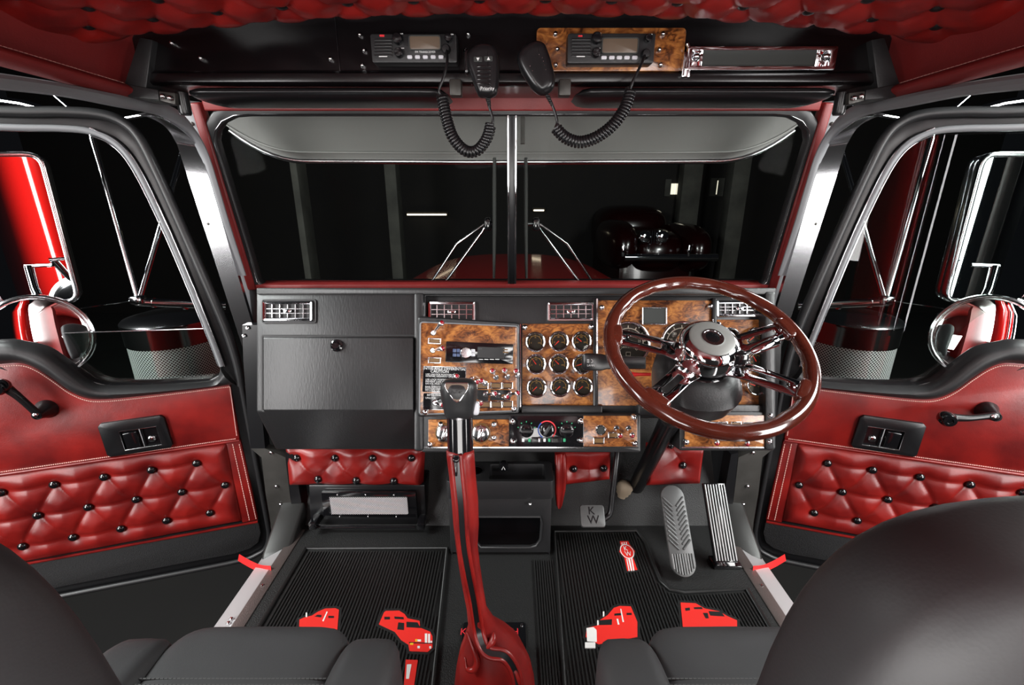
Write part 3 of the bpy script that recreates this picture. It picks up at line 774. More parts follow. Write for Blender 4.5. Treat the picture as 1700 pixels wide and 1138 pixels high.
sp = gauge(1135, 570, 37, .006, 205, nums=ring(['10', '20', '30', '40', '50', '60', '70'], 200, -20) + [('MPH', -PI/2, .3, .13)], big=True)
m = WM[tach]
for x, y, t in ((0, -.03, 0), (.024, -.012, .7), (-.024, -.012, -.7)):
    MB().tube([Matrix.Translation((x, y, .0052)) @ rotz(t) @ V(p) for p in ((-.006, -.005, 0), (.006, -.005, 0), (.006, .005, 0), (-.006, .005, 0))], .0007, 4, closed=True).build('warning_lamp', 'print_white', tach, m, smooth=0)
# --- little display
slab(DASH, 'display_screen', 'screen_grey', (1068, 512, 1105, 537), .006, .011, dash, .001, 0)
q4 = [L(u, v, .0115) for u, v in ((1067, 511), (1106.5, 511), (1106.5, 538.5), (1067, 538.5))]
for i_ in range(4): MB().tube([q4[i_], q4[(i_+1) % 4]], .0021, 8).build('display_bezel', 'soft_chrome', dash, DASH.m, smooth=60)
# --- switches
def toggle(P, bu, bv, tu, tv, h, ln=.030, parent=dash):
    """chrome bat lever with a red jewel tip: foot at (bu, bv), tip at (tu, tv)"""
    b = P.loc(bu, bv, h); t = P.loc(tu, tv, h+ln)
    mb = MB().lathe([(.0075, 0), (.0075, .003), (.0055, .004), (.0055, .007)], 12, T(b.x, b.y, h))
    tg = mb.build('toggle_switch', 'soft_chrome', parent, P.m, smooth=40)
    d = (t-b).normalized()
    MB().tube([b, b.lerp(t, .5), t], [.003, .0045, .007], 10).build('lever', 'chrome', tg, P.m, smooth=60)
    q = d.to_track_quat('Z', 'Y').to_matrix().to_4x4(); q.translation = t
    MB().lathe([(.007, -.002), (.0078, .002), (.0066, .006), (.0058, .0065)], 12).build('tip', 'chrome', tg, P.m @ q, smooth=60)
    MB().lathe([(0, .0062), (.0056, .0062), (.0042, .0095), (0, .0105)], 12).build('jewel', 'red_lens', tg, P.m @ q, smooth=60)
def indicator(P, u, v, h, wpx=17, hpx=10, parent=dash, lens='amber_lens'):
    a, b = P.loc(u-wpx/2, v-hpx/2, h+.004), P.loc(u+wpx/2, v+hpx/2, h+.004)
    o = rrect(a.x, a.y, b.x, b.y, .001, 2); i = inset(o, .0028)
    ip = ring_frame(o, i, h, h+.005).build('indicator_light', 'chrome', parent, P.m, bevel=.0008)
    MB().prism(i, h, h+.002).build('lamp_backing', 'smooth_black', ip, P.m)
    j = inset(i, .0022); MB().prism(j, h+.002, h+.0028).build('lens', lens, ip, P.m)
indicator(DASH, 994, 732, .040, 18, 11)
indicator(DASH, 1018, 723, .040, 17, 10)
for bu, bv, tu, tv in ((1023, 711, 1029, 722), (1043, 711, 1049, 722)): toggle(DASH, bu, bv, tu, tv, .040, .026)
for bu, bv, tu, tv in ((1186, 722, 1190, 735), (1235, 722, 1240, 736)): toggle(DASH, bu, bv, tu, tv, .034, .03)
for u in (1177, 1199, 1222): indicator(DASH, u, 706, .034, 18, 11)
slab(DASH, 'legend_plate', 'smooth_black', (1234, 702, 1270, 717), .033, .0365, dash, .001, 0)
frame_rect(DASH, 'legend_rim', 'soft_chrome', (1233.5, 701.5, 1270.5, 717.5), .001, .0365, .0372, dash, .001, 0)
# round push button
c = at_(DASH, 997, 714, .040)
bt_ = MB().lathe([(.0155, 0), (.0155, .004), (.0125, .007), (.0115, .007), (.0115, .004)], 24).build('push_button', 'chrome', dash, c, smooth=45)
MB().lathe([(0, .004), (.0112, .004), (.0105, .0075), (0, .008)], 24).build('button_cap', 'screen_grey', bt_, c, smooth=45)
# air valves: diamond knobs
for u, v in ((798, 719), (739, 719)):
    c = at_(DASH, u, v, .040)
    kn = MB().lathe([(.0255, 0), (.0255, .002), (.0235, .004), (.0225, .012), (.018, .015), (0, .0155)], 8 if False else 24).build('air_valve_knob', 'soft_chrome', dash, c, smooth=45)
    MB().lathe([(.0265, 0), (.0268, .003), (.0245, .0045), (.0238, .003)], 24).build('copper_ring', 'amber_lens', kn, c, smooth=45)
    MB().superbox((0, 0, .017), (.005, .017, .006), .5, 8, rotz(-.3)).build('grip_bar', 'chrome', kn, c, smooth=60)
# --- climate panel
def arc_strip(r, wd, a0, a1, z, mat, parent, m, n=24):
    p = [(math.cos(a0+(a1-a0)*k/n), math.sin(a0+(a1-a0)*k/n)) for k in range(n+1)]
    return MB().add([V((x*(r-wd), y*(r-wd), z)) for x, y in p] + [V((x*(r+wd), y*(r+wd), z)) for x, y in p], [(i, i+1, n+2+i, n+1+i) for i in range(n)]).build('print_ring', mat, parent, m, smooth=0, solid=False)
for u, v, rot in ((874, 715, 0), (908, 714, 1.0), (941, 715, 0)):
    c = at_(DASH, u, v, .0405)
    k = MB().lathe([(.0195, 0), (.0185, .006), (.016, .008), (0, .0082)], 24).build('climate_knob', 'gloss_black', dash, c, smooth=45)
    MB().superbox((0, 0, .012), (.0165, .0045, .007), .4, 8, rotz(rot)).build('knob_grip', 'black_plastic', k, c, smooth=60)
    if rot:
        arc_strip(.0235, .0017, math.radians(-50), math.radians(130), .0006, 'red_print', k, c); arc_strip(.0235, .0017, math.radians(130), math.radians(240), .0006, 'blue_print', k, c)
    else:
        for q in range(5):
            t = math.radians(20+35*q); MB().box(-.0018, .0018, -.0012, .0012, .0004, .0008).build('print_mark', 'green_print', k, c @ T(math.cos(t)*.0235, math.sin(t)*.0235) @ rotz(t), smooth=0)
for u in (891, 924):
    sl_ = slab(DASH, 'slider', 'smooth_black', (u-8.5, 727, u+8.5, 735.5), .0405, .044, dash, .001, .0006)
    slab(DASH, 'slider_tab', 'soft_chrome' if u < 900 else 'screen_grey', (u+3, 727.5, u+6, 735) if u < 900 else (u-7, 729, u+2, 734), .044, .0475, sl_, .0006, .0004)
for u, mt in ((868.5, 'print_white'), (879, 'green_print'), (904, 'print_white'), (912, 'green_print'), (937, 'green_print')):
    slab(DASH, 'print_symbol', mt, (u-2, 728.5, u+2, 734), .0405, .0411, dash, .001, 0)

# --- angled radio panel facing the driver
tl, bl, tr = L(695, 526, .10), L(694, 692, .10), L(862, 536, .022)
wtl, wbl, wtr = DASH.m @ tl, DASH.m @ bl, DASH.m @ tr
RAD = Plane(wtl, wtr-wtl, wtl-wbl)
cs = [RAD.loc(*p) for p in ((694, 525), (863, 536), (863, 688), (693, 693))]
mb = MB()
def rcorner(c4, r, n=4):
    out = []
    for i in range(4):
        p, a, b = c4[i], c4[i-1], c4[(i+1) % 4]; e1 = (a-p).normalized()*r; e2 = (b-p).normalized()*r
        for k in range(n+1):
            t = k/n; out.append((p+e1)*(1-t)**2 + p*2*t*(1-t) + (p+e2)*t*t)
    return out
rc = rcorner([V((c.x, c.y)) for c in cs], .010)
# the housing reaches back to the dash face
bk = []
for p in rc:
    wpt = RAD.w(p.x, p.y, 0); q = DASH.m.inverted() @ wpt; q.z = -.01; bk.append(RAD.m.inverted() @ (DASH.m @ q))
fr = [V((p.x, p.y, 0)) for p in rc]
mb.loft([bk, [V((p.x, p.y, -.004)) for p in rc], [V((p[0], p[1], .001)) for p in inset([(q.x, q.y) for q in rc], .004)]])
rp = mb.build('radio_housing', 'dash_vinyl', dash, RAD.m, smooth=40)
cw = [RAD.loc(*p) for p in ((698.5, 536), (858, 543), (858, 681), (697, 687))]
wc = rcorner([V((c.x, c.y)) for c in cw], .006)
MB().prism([(p.x, p.y) for p in wc], 0, .004).build('wood_face', 'burl', rp, RAD.m, bevel=.001)
wo = inset([(p.x, p.y) for p in wc], -.003)
ring_frame(wo, inset([(p.x, p.y) for p in wc], .0003), 0, .0062).build('face_rim', 'seal_grey', rp, RAD.m, bevel=.001)
def rslab(name, mat, rect, h0, h1, parent, r=.002, bevel=.0008): 
    a, b, c, d = [RAD.loc(*q, h1) for q in ((rect[0], rect[1]), (rect[2], rect[1]), (rect[2], rect[3]), (rect[0], rect[3]))]
    y0, y1 = (a.y+b.y)/2, (c.y+d.y)/2
    return MB().prism(rrect(a.x, y1, b.x, y0, r), h0, h1).build(name, mat, parent, RAD.m, bevel=bevel)
# car stereo
sb = rslab('car_stereo', 'gloss_black', (741, 569.5, 853, 603.5), .004, .016, dash, .003)
rslab('display', 'dial_black', (793, 577, 838, 595), .016, .0165, sb, .001, 0)
for r in ((752, 579.5, 757.5, 585.5), (758.5, 579.5, 764, 585.5), (752, 587, 757.5, 592.5), (758.5, 587, 764, 592.5)): rslab('key', 'blue_key', r, .016, .0185, sb, .001)
for r in ((782, 580, 789, 585.5), (782, 586.5, 789, 592)): rslab('key', 'key_white', r, .016, .0185, sb, .002)
for r in ((836, 580, 843, 582), (835, 584, 844, 586.5)): rslab('clock_print', 'amber_lens', r, .016, .0167, sb, .0004, 0)
for r in ((793, 579, 800, 580.5), (795, 596.5, 802, 597.5), (804, 596.5, 811, 597.5), (813, 596.5, 820, 597.5), (822, 596.5, 829, 597.5)): rslab('legend', 'print_white', r, .016, .0165, sb, .0003, 0)
c = at_(RAD, 773, 586, .016)
kb = MB().lathe([(.0155, 0), (.0155, .006), (.0135, .0085), (.0125, .0075), (0, .007)], 28).build('volume_knob', 'soft_chrome', sb, c, smooth=40)
for u, v in ((706, 684), (853, 679)): screw(RAD, u, v, dash, .005)
for bu, bv, tu, tv in ((719, 553, 732, 538), (718, 582, 733, 579), (823, 627, 818, 617), (842, 626, 838, 616), (859, 624, 857, 617), (783, 630, 791, 634), (805, 637, 800, 633),
                       (806, 655, 820, 654), (826, 657, 840, 659), (846, 655, 858, 653), (787, 660, 797, 669)):
    toggle(RAD, bu, bv, tu, tv, .005, .032)
for u, v, w_ in ((721, 566.5, 21), (721, 598.5, 21), (801, 641, 19), (823.5, 640.5, 19), (842.5, 640.5, 17), (805, 672, 19), (824, 672, 18), (842.5, 671.5, 17)): indicator(RAD, u, v, .004, w_, 11)
for r in ((786, 648, 811, 666), (815, 648, 848, 665)):
    b_ = rslab('switch_plate', 'smooth_black', r, .004, .0055, dash, .001, 0)
# placards
def placard(rect, lines, nm):
    a, b = RAD.loc(rect[0], rect[1], .0055), RAD.loc(rect[2], rect[3], .0055)
    o = rrect(a.x, a.y, b.x, b.y, .003); p = MB().prism(o, .004, .0052).build(nm, 'gloss_black', dash, RAD.m)
    ring_frame(o, inset(o, .0012), .0052, .0058).build('placard_rim', 'soft_chrome', p, RAD.m)
    W, H = b.x-a.x, a.y-b.y
    for s_, fx, fy, sz in lines:
        text(s_, sz, 'print_white', p, RAD.m @ T(a.x+W*fx, a.y-H*fy, .0054), depth=.0001, align='LEFT' if fx < .2 else 'CENTER')
placard((703, 608, 772, 652), [('INTER-AXLE DIFFERENTIAL', .5, .09, .0092), ('CAUTION', .38, .20, .0105), ('USE UNLOCK POSITION FOR', .06, .32, .0062), ('NORMAL HIGHWAY DRIVING', .06, .39, .0062),
        ('USE LOCK POSITION TO', .06, .52, .0062), ('PREVENT LOSS OF TRACTION', .06, .60, .0062), ('ON ICE, MUD OR SNOW', .06, .68, .0062), ('EASE THROTTLE WHEN', .06, .80, .0062), ('CLUTCH UNDER LOAD', .06, .87, .0062), ('TO LOCK OR UNLOCK', .06, .94, .0062)], 'caution_placard')
placard((703, 653, 760, 681), [('FIFTH-WHEEL SLIDE', .45, .12, .0072), ('UNLOCK', .06, .29, .0065), ('LOCK', .72, .29, .0065)], 'slide_placard')
for bu, bv, tu, tv in ((722, 669, 733, 672), (748, 634, 757, 626)): toggle(RAD, bu, bv, tu, tv, .005, .03)
# ================================================================== steering wheel and column
WC = pd(1174.7, 577, .995)                       # rim centre
EL = math.radians(58)
wn = V((0, -math.cos(EL), math.sin(EL)))
WH = Plane(WC, (1, 0, 0), V((0, math.sin(EL), math.cos(EL))))
wheel = thing('steering_wheel', WC, 'mahogany rimmed four spoke steering wheel with chrome hub', 'steering wheel', m=WH.m)
RR = .212
mb = MB(); rings = []
NS = 120
for i in range(NS):
    t = 2*PI*i/NS; c = V((math.cos(t), math.sin(t), 0)); grip = .0022*max(0, math.cos(18*t))
    ring_ = []
    for k in range(12):
        a = 2*PI*k/12; rr = .0165 + (grip if math.cos(a) < 0 else 0)
        ring_.append(c*(RR + rr*1.0*math.cos(a)) + V((0, 0, .0155*math.sin(a))))
    rings.append(ring_)
mb.loft(rings + [rings[0]], caps=False)
mb.build('rim', 'mahogany', wheel, WH.m, smooth=180)
def wang(u, v): q = WH.loc(u, v); return math.atan2(q.y, q.x)
hubh = .035
for (u, v) in ((1029, 560), (1085, 668), (1288, 551), (1312, 641)):
    t = wang(u, v); m = WH.m @ rotz(t)
    o = [(.05, -.030), (.10, -.024), (RR-.012, -.0235), (RR-.012, .0235), (.10, .024), (.05, .030)]
    i = rrect(.095, -.0068, RR-.04, .0068, .006)
    mbs = ring_frame(o, i, -.0025, .0025)
    for p in mbs.v:
        k = max(0, min(1, (p.x-.05)/(RR-.062))); p.z += -.030*(1-k)**1.5 + .002
    mbs.build('spoke', 'chrome', wheel, m, bevel=.0016, smooth=40)
    MB().superbox((RR-.012, 0, .002), (.014, .030, .0125), .45, 10).build('spoke_mount', 'mahogany', wheel, m, smooth=60)
    MB().lathe([(.0045, .004), (.0045, .007), (.002, .008)], 10, T(RR-.030, 0)).build('screw', 'chrome', wheel, m)
HM = WH.m @ T(0, 0, -.020)
hub = MB().lathe([(.058, -.012), (.066, -.004), (.067, .012), (.066, .030), (.062, .040), (.055, .047), (.049, .050), (.0475, .046)], 40).build('hub', 'chrome', wheel, HM, smooth=40)
MB().lathe([(.0485, .046), (.048, .0515), (.044, .054), (.027, .0535), (.0235, .0545), (.020, .0515), (0, .051)], 40).build('horn_pad', 'visor_grey', hub, HM, smooth=50)
MB().lathe([(.0185, .0505), (.0175, .053), (.012, .0545), (0, .055)], 28).build('horn_button', 'gloss_black', hub, HM, smooth=50)
MB().lathe([(.0235, .0538), (.0232, .0552), (.0195, .0552), (.0190, .053)], 32).build('button_ring', 'soft_chrome', hub, HM, smooth=50)
# column
WHC = Plane(WC - wn*.032, WH.X, WH.Y)
colm = thing('steering_column', WC, 'black steering column and shroud below the wheel with levers', 'steering column', m=WHC.m)
def ring2(cx, cy, rx, ry, z, n=28, e=.75):
    sp = lambda x: math.copysign(abs(x)**e, x)
    return [V((cx+rx*sp(math.cos(2*PI*k/n)), cy+ry*sp(math.sin(2*PI*k/n)), z)) for k in range(n)]
MB().loft([ring2(0, 0, .062, .062, -.014), ring2(0, -.006, .078, .080, -.022), ring2(0, -.014, .094, .100, -.05), ring2(0, -.010, .090, .098, -.10), ring2(0, .0, .074, .08, -.16), ring2(0, .004, .045, .048, -.21), ring2(0, 0, .034, .034, -.26)]).build('shroud', 'black_plastic', colm, WHC.m, smooth=50)
MB().lathe([(.062, -.020), (.064, -.013), (.060, -.010), (.055, -.010)], 32).build('shroud_collar', 'gloss_black', colm, WHC.m, smooth=40)
MB().lathe([(.030, -.24), (.026, -.40), (.026, -.72), (.020, -.73)], 20).build('shaft', 'smooth_black', colm, WHC.m, smooth=40)
# levers: turn stalk, red hazard tab, chrome trailer-brake handle
a, b = pd(1072, 603, .99), pd(966, 601, 1.02)
d = (b-a); up = V((0, .25, .97)); sd = d.cross(up).normalized()
mb = MB()
rings = []
for t, hh, ww in ((0, .013, .008), (.6, .015, .009), (.68, .018, .010), (.95, .019, .010), (1, .014, .007)):
    p = a + d*t; rings.append([p+up*hh+sd*ww, p+up*hh-sd*ww, p-up*hh-sd*ww, p-up*hh+sd*ww])
stalk = mb.loft(rings).build('signal_stalk', 'smooth_black', colm, bevel=.003)
sp_ = Plane(a+d*.82, -d, up)
if sp_.Z.dot(CAM-a) < 0: sp_ = Plane(a+d*.82, d, up)
mm = sp_.m @ T(-.004, .003, .0105)
MB().lathe([(.0035, 0), (.0042, 0), (.0042, .0004), (.0035, .0004)], 12, None, -PI/2, PI/2).build('lamp_symbol', 'print_white', stalk, mm, smooth=0)
for k in range(3): MB().box(-.009, -.004, -.003+.003*k-.0005, -.003+.003*k+.0005, 0, .0004).build('lamp_symbol', 'print_white', stalk, mm, smooth=0)
text('LAMPS', .006, 'print_white', stalk, sp_.m @ T(-.004, -.007, .0108), depth=.0001)
a, b = pd(1080, 622, 1.02), pd(1047, 622, 1.02)
MB().tube([a, a.lerp(b, .6), b, b+V((-.004, 0, -.012))], [.004, .004, .007, .005], 8).build('hazard_tab', 'red_strap', colm, smooth=60)
a, b = pd(1228, 592, .96), pd(1290, 566, .97)
MB().tube([a, a.lerp(b, .3)], [.006, .005], 10).build('brake_lever_stem', 'smooth_black', colm, smooth=60)
MB().tube([a.lerp(b, .25), a.lerp(b, .35), a.lerp(b, .6), a.lerp(b, .95), b], [.004, .008, .0105, .0125, .010], 14).build('brake_lever_handle', 'chrome', colm, smooth=50)
c = pd(1224, 594, .965)
MB().superbox((0, 0, 0), (.020, .018, .016), .5, 10, Matrix.Translation(c)).build('brake_lever_block', 'gloss_black', colm, smooth=60)

# ================================================================== gear shifter
SH = [pd(763, 672, .85), pd(764, 745, .855), pd(771, 830, .87), pd(785, 930, .90), pd(800, 1010, .94), pd(818, 1075, 1.0), pz(826, 1130, .0)]
sh = thing('gear_shifter', (-.05, .78, 0), 'tall gear shifter with black knob and red zipped leather boot', 'gear shifter')
SHP = Plane(pd(763, 672, .85), RT, UP)
k = .85/750
def ksec(v, hw, dz, z0=0, n=24, e=.7):
    spx = lambda x: math.copysign(abs(x)**e, x)
    return [V((hw*k*spx(math.cos(2*PI*i/n)), (672-v)*k, z0+dz*spx(math.sin(2*PI*i/n)))) for i in range(n)]
MB().loft([ksec(694, 20, .020), ksec(690, 24, .026), ksec(678, 26, .030), ksec(664, 28.5, .034, .003), ksec(648, 30, .036, .008), ksec(636, 28, .034, .010), ksec(630, 22, .026, .010), ksec(628, 12, .014, .008)]).build('knob', 'seal_rubber', sh, SHP.m, smooth=60)
tri = [(-17, 633), (17, 633), (19, 637), (17, 643), (5, 661), (0, 664), (-5, 661), (-17, 643), (-19, 637)]
tp = [V((x*k, (672-v)*k, .038 + .006*((664-v)/30))) for x, v in tri]
MB().loft([[p+V((0, 0, -.01)) for p in tp], tp]).build('shift_plate', 'amber_plate', sh, SHP.m, smooth=0)
MB().tube(tp, .0012, 6, closed=True).build('plate_rim', 'soft_chrome', sh, SHP.m, smooth=60)
tm = SHP.m @ T(0, 32*k, .0445) @ Matrix.Rotation(-.12, 4, 'X')
text('Eaton', .009, 'dial_black', sh, tm @ T(0, .001, 0), depth=.0002); text('Fuller', .009, 'dial_black', sh, tm @ T(0, -.008, -.001), depth=.0002)
c = SHP.loc(790, 678); MB().superbox((c.x, c.y, .0), (.007, .013, .012), .6, 10).build('range_lever', 'key_white', sh, SHP.m, smooth=60)
c0, c1 = SH[0] + (SH[1]-SH[0])*.2, SH[1] + (SH[2]-SH[1])*.06
MB().tube([c0, c0.lerp(c1, .1), c1.lerp(c0, .02), c1], [.0245, .0245, .0245, .022], 24).build('collar', 'gloss_black', sh, smooth=50)
MB().tube([c0+V((0, 0, .006)), c0.lerp(c1, .05)], [.0252, .0252], 24).build('collar_ring', 'soft_chrome', sh, smooth=50)
# red leather sleeve: upper tube and gathered boot at the floor
prof = [(752, 742, 752, 785), (757, 742, 762, 786), (775, 745, 785, 789), (800, 749, 800, 793), (850, 752, 850, 795), (900, 757, 900, 792), (940, 763, 945, 797), (980, 771, 985, 803), (1010, 777, 1015, 809), (1035, 781, 1035, 820)]
def sect(uL, uR, v, depth, dz, wob=0, n=32):
    a = pd(uL, v, depth); b = pd(uR, v, depth); c = (a+b)/2; hx = (b-a)/2; f = -FW*dz
    return [c + hx*math.cos(2*PI*i/n)*(1+wob*math.sin(5*2*PI*i/n)) + f*math.sin(2*PI*i/n)*(1+wob*math.cos(7*2*PI*i/n)) for i in range(n)]
secs = [(741, 787, 748, .852, .020), (742, 788, 760, .855, .026), (746, 790, 790, .862, .026), (750, 794, 830, .87, .026), (753, 795, 870, .88, .026), (757, 793, 905, .89, .025), (762, 797, 940, .905, .024), (769, 803, 980, .925, .025), (775, 808, 1010, .945, .026),
        (778, 824, 1035, .965, .036), (772, 848, 1052, .985, .055), (765, 868, 1072, 1.0, .075), (760, 880, 1095, 1.01, .085), (757, 886, 1120, 1.02, .085), (754, 889, 1150, 1.03, .085), (752, 890, 1172, 1.04, .080)]
mb = MB(); rings = [sect(a, b, c, d, e, .012 if c < 1030 else .03) for a, b, c, d, e in secs]
mb.loft(rings)
mb.build('leather_boot', 'red_leather', sh, smooth=180)
# fold ridges on the boot and the zip
zl = [(757, 757, .835), (760, 790, .838), (765, 840, .845), (769, 900, .862), (777, 950, .88), (787, 1000, .912), (793, 1040, .935), (800, 1068, .93), (812, 1084, .922), (838, 1090, .922), (855, 1115, .925), (862, 1150, .925)]
zp = smooth_path([pd(u, v, d-.008) for u, v, d in zl], 6)
def ribbon(pts, hw, th, wid=None):
    rings = []
    for i, p in enumerate(pts):
        t = (pts[min(i+1, len(pts)-1)]-pts[max(i-1, 0)]).normalized(); f = (CAM-p).normalized(); sd = t.cross(f).normalized(); f = sd.cross(t)
        rings.append([p+sd*hw+f*th, p-sd*hw+f*th, p-sd*hw-f*th*3, p+sd*hw-f*th*3])
    return MB().loft(rings)
ribbon(zp, .0062, .002).build('zip_tape', 'smooth_black', sh, smooth=50)
for off in (-.0085, .0085):
    q = []
    for i, p in enumerate(zp):
        t = (zp[min(i+1, len(zp)-1)]-zp[max(i-1, 0)]).normalized(); sd = t.cross((CAM-p).normalized()).normalized(); q.append(p+sd*off)
    MB().tube(q, .0042, 8).build('zip_welt', 'red_leather', sh, smooth=70)
MB().tube(zp[2:], .0016, 6).build('zip_teeth', 'gloss_black', sh)
pz0 = zp[1]; pf = (CAM-pz0).normalized()
MB().superbox((0, 0, 0), (.006, .009, .004), .5, 8, Matrix.Translation(zp[1]+pf*.004)).build('zip_slider', 'gloss_black', sh, smooth=60)
MB().tube([zp[1]+pf*.006, zp[3]+pf*.010+V((-.002, 0, 0)), zp[6]+pf*.008+V((-.003, 0, 0))], [.002, .003, .0025], 8).build('zip_pull', 'gloss_black', sh, smooth=60)
# two raised folds
for pts in ([(775, 1050, .93), (784, 1075, .925), (792, 1098, .925), (787, 1112, .925), (775, 1110, .928), (772, 1092, .93)], [(820, 1050, .93), (818, 1065, .922), (806, 1080, .918)], [(843, 1098, .922), (858, 1120, .920), (866, 1150, .92)]):
    q = smooth_path([pd(u, v, d) for u, v, d in pts], 6); n = len(q)
    MB().tube(q, [.002+.005*math.sin(PI*i/(n-1)) for i in range(n)], 8).build('boot_fold', 'red_leather', sh, smooth=120)
# nameplate on the floor behind the boot
a, b = pz(802, 1036, 0), pz(873, 1064, 0)
npz = thing('floor_nameplate', ((a.x+b.x)/2, (a.y+b.y)/2, 0), 'dark enamel nameplate with red lettering on the floor behind the shifter boot', 'nameplate')
MB().prism(rrect(a.x-.05, b.y-.03, b.x, a.y, .006), .001, .005).build('plate', 'gloss_black', npz)
text('KENWORTH', .026, 'red_print', npz, T(a.x+.018, a.y-.028, .0052), depth=.0003)
MB().lathe([(.004, .005), (.004, .007), (0, .008)], 10, T(b.x-.010, a.y-.009)).build('screw', 'chrome', npz)

# ================================================================== pedals
# clutch: square pad with letters, hanging arm
ca, cb, cc, cd_ = [py(u, v, y) for u, v, y in ((962, 838, 1.215), (1003, 838, 1.215), (1007, 876, 1.165), (964, 876, 1.165))]
cl = thing('clutch_pedal', cc, 'square grey clutch pedal pad embossed with letters on hanging arm', 'pedal')
PL = Plane((ca+cb+cc+cd_)/4, cb-ca, ca-cd_)
hw, hh = (cb-ca).length/2, (ca-cd_).length/2
MB().prism(rrect(-hw, -hh, hw, hh, .009), -.012, 0, rrect(-hw*.96, -hh*.96, hw*.96, hh*.96, .009)).build('pad', 'grey_pedal', cl, PL.m, bevel=.002)
text('K', .034, 'smooth_black', cl, PL.m @ T(-.003, .014, .0004), depth=.0004, name='emboss'); text('W', .036, 'smooth_black', cl, PL.m @ T(.001, -.013, .0004), depth=.0004, name='emboss')
pts = smooth_path([py(1003, 862, 1.20), py(1013, 852, 1.21), py(1017, 820, 1.23), py(1023, 770, 1.26), py(1028, 730, 1.30)], 5)
MB().tube(pts, .009, 8).build('arm', 'smooth_black', cl, smooth=60)
# brake: long treadle with herringbone ribs
def treadle(name, label, q, y0, y1, mat, rib_fn, th, rnd):
    t0, t1, b1, b0 = [py(u, v, y) for (u, v), y in zip(q, (y0, y0, y1, y1))]
    t = thing(name, b0, label, 'pedal')
    P = Plane((t0+t1+b0+b1)/4, (t1-t0)+(b1-b0), (t0+t1)-(b0+b1))
    w = ((t1-t0).length+(b1-b0).length)/4; h = ((t0+t1)-(b0+b1)).length/4
    MB().prism(rrect(-w, -h, w, h, rnd if rnd < w else w*.99, 8), -th, 0).build('treadle', mat, t, P.m, bevel=.002)
    rib_fn(t, P, w, h); return t, P, w, h
def ribs_brake(t, P, w, h):
    for sgn in (-1, 1):
        for k_ in range(12):
            y = h*.72 - k_*h*.105
            a, b = V((sgn*w*.18, y-.026, .001)), V((sgn*w*.86, y, .001))
            if y-.026 < -h*.48: continue
            MB().tube([a, b], .0032, 6).build('rib', 'grey_pedal', t, P.m, smooth=60)
    for k_ in range(9):
        x = -w*.82 + k_*w*.205
        yb_ = -h + (w - math.sqrt(max(0, w*w-x*x)))+.006
        MB().tube([V((x, -h*.52, .001)), V((x, yb_, .001))], .0026, 6).build('rib', 'alu_pedal', t, P.m, smooth=60)
treadle('brake_pedal', 'long rounded brake treadle with herringbone ribs beside the accelerator', [(1098, 806), (1133, 806), (1159, 958), (1114, 960)], 1.20, 1.03, 'grey_pedal', ribs_brake, .014, .05)
def ribs_acc(t, P, w, h):
    for k_ in range(8):
        x = -w*.86 + k_*w*.246
        MB().box(x-w*.07, x+w*.07, -h+.004, h-.004, 0, .003).build('rib', 'alu_pedal', t, P.m, bevel=.001)
ta, P, w, h = treadle('accelerator_pedal', 'rectangular accelerator treadle with bright lengthwise ribs at far right', [(1167, 802), (1202, 803), (1227, 934), (1187, 935)], 1.22, 1.075, 'gloss_black', ribs_acc, .012, .002)
MB().box(-w*.8, w*.9, -h-.012, -h+.01, -.05, -.012).build('heel_bracket', 'gloss_black', ta, P.m, bevel=.003)
c = pz(1205, 938, .008); MB().box(c.x-.04, c.x+.045, c.y-.012, c.y+.035, .0, .012).build('base', 'gloss_black', ta, bevel=.004)
# beige boot beside the clutch arm
c = py(1036, 812, 1.33)
tag(MB().lathe([(.010, -.035), (.018, -.030), (.017, -.024), (.023, -.018), (.022, -.012), (.027, -.005), (.026, .003), (.028, .010), (.022, .022), (.010, .027), (0, .028)], 20, Matrix.Translation(c) @ Matrix.Rotation(.3, 4, 'Y')).build('rubber_gaiter', 'beige_rubber', smooth=60), 'small beige ribbed rubber gaiter behind the clutch pedal arm', 'gaiter')
# ================================================================== windscreen
WS = Plane((0, 1.40, .804), (1, 0, 0), (0, -.11, .464))
def Wp(u, v, h=0): q = WS.loc(u, v, h); return (q.x, q.y)
ws = thing('window_1', (0, 1.36, .8), None, kind='structure', m=WS.m)
def mirp(P): return P + [(-x, y) for x, y in P[::-1]]
innL = [Wp(*p) for p in ((845, 193), (420, 193), (395, 195), (376, 204), (366, 218), (364, 234), (385, 303), (410, 385), (433, 464), (441, 471), (845, 471))]
innL[0] = (0, innL[0][1]); innL[-1] = (0, innL[-1][1])
inner = innL + [(-x, y) for x, y in innL[-2:0:-1]]
outer = inset(inner, -.034)
ring_frame(outer, inner, -.015, .016).build('gasket', 'seal_rubber', ws, WS.m, bevel=.007, seg=3, smooth=60)
MB().tube([V((*p, .014)) for p in inset(inner, -.006)], .0022, 6, closed=True).build('gasket_bead', 'dim_chrome', ws, WS.m, smooth=60)
zt, zb = innL[0][1], innL[-1][1]
for sx in (-1, 1):
    P = [(0, zt)] + [(x*-sx if False else (x if sx < 0 else -x), y) for x, y in innL[1:-1]] + [(0, zb)]
    MB().add([(*p, -.004) for p in P], [tuple(range(len(P)))]).build('pane', 'windshield_glass', ws, WS.m, smooth=0, solid=False)
cb_ = thing  # keep name space simple
hw = .0135
MB().box(-hw, hw, zb-.01, zt+.01, -.012, .012).build('center_bar', 'smooth_black', ws, WS.m, bevel=.003)
for sx in (-1, 1): MB().box(sx*hw*.75-.0022, sx*hw*.75+.0022, zb-.01, zt+.01, .010, .0145).build('bar_bead', 'chrome', ws, WS.m, bevel=.001)
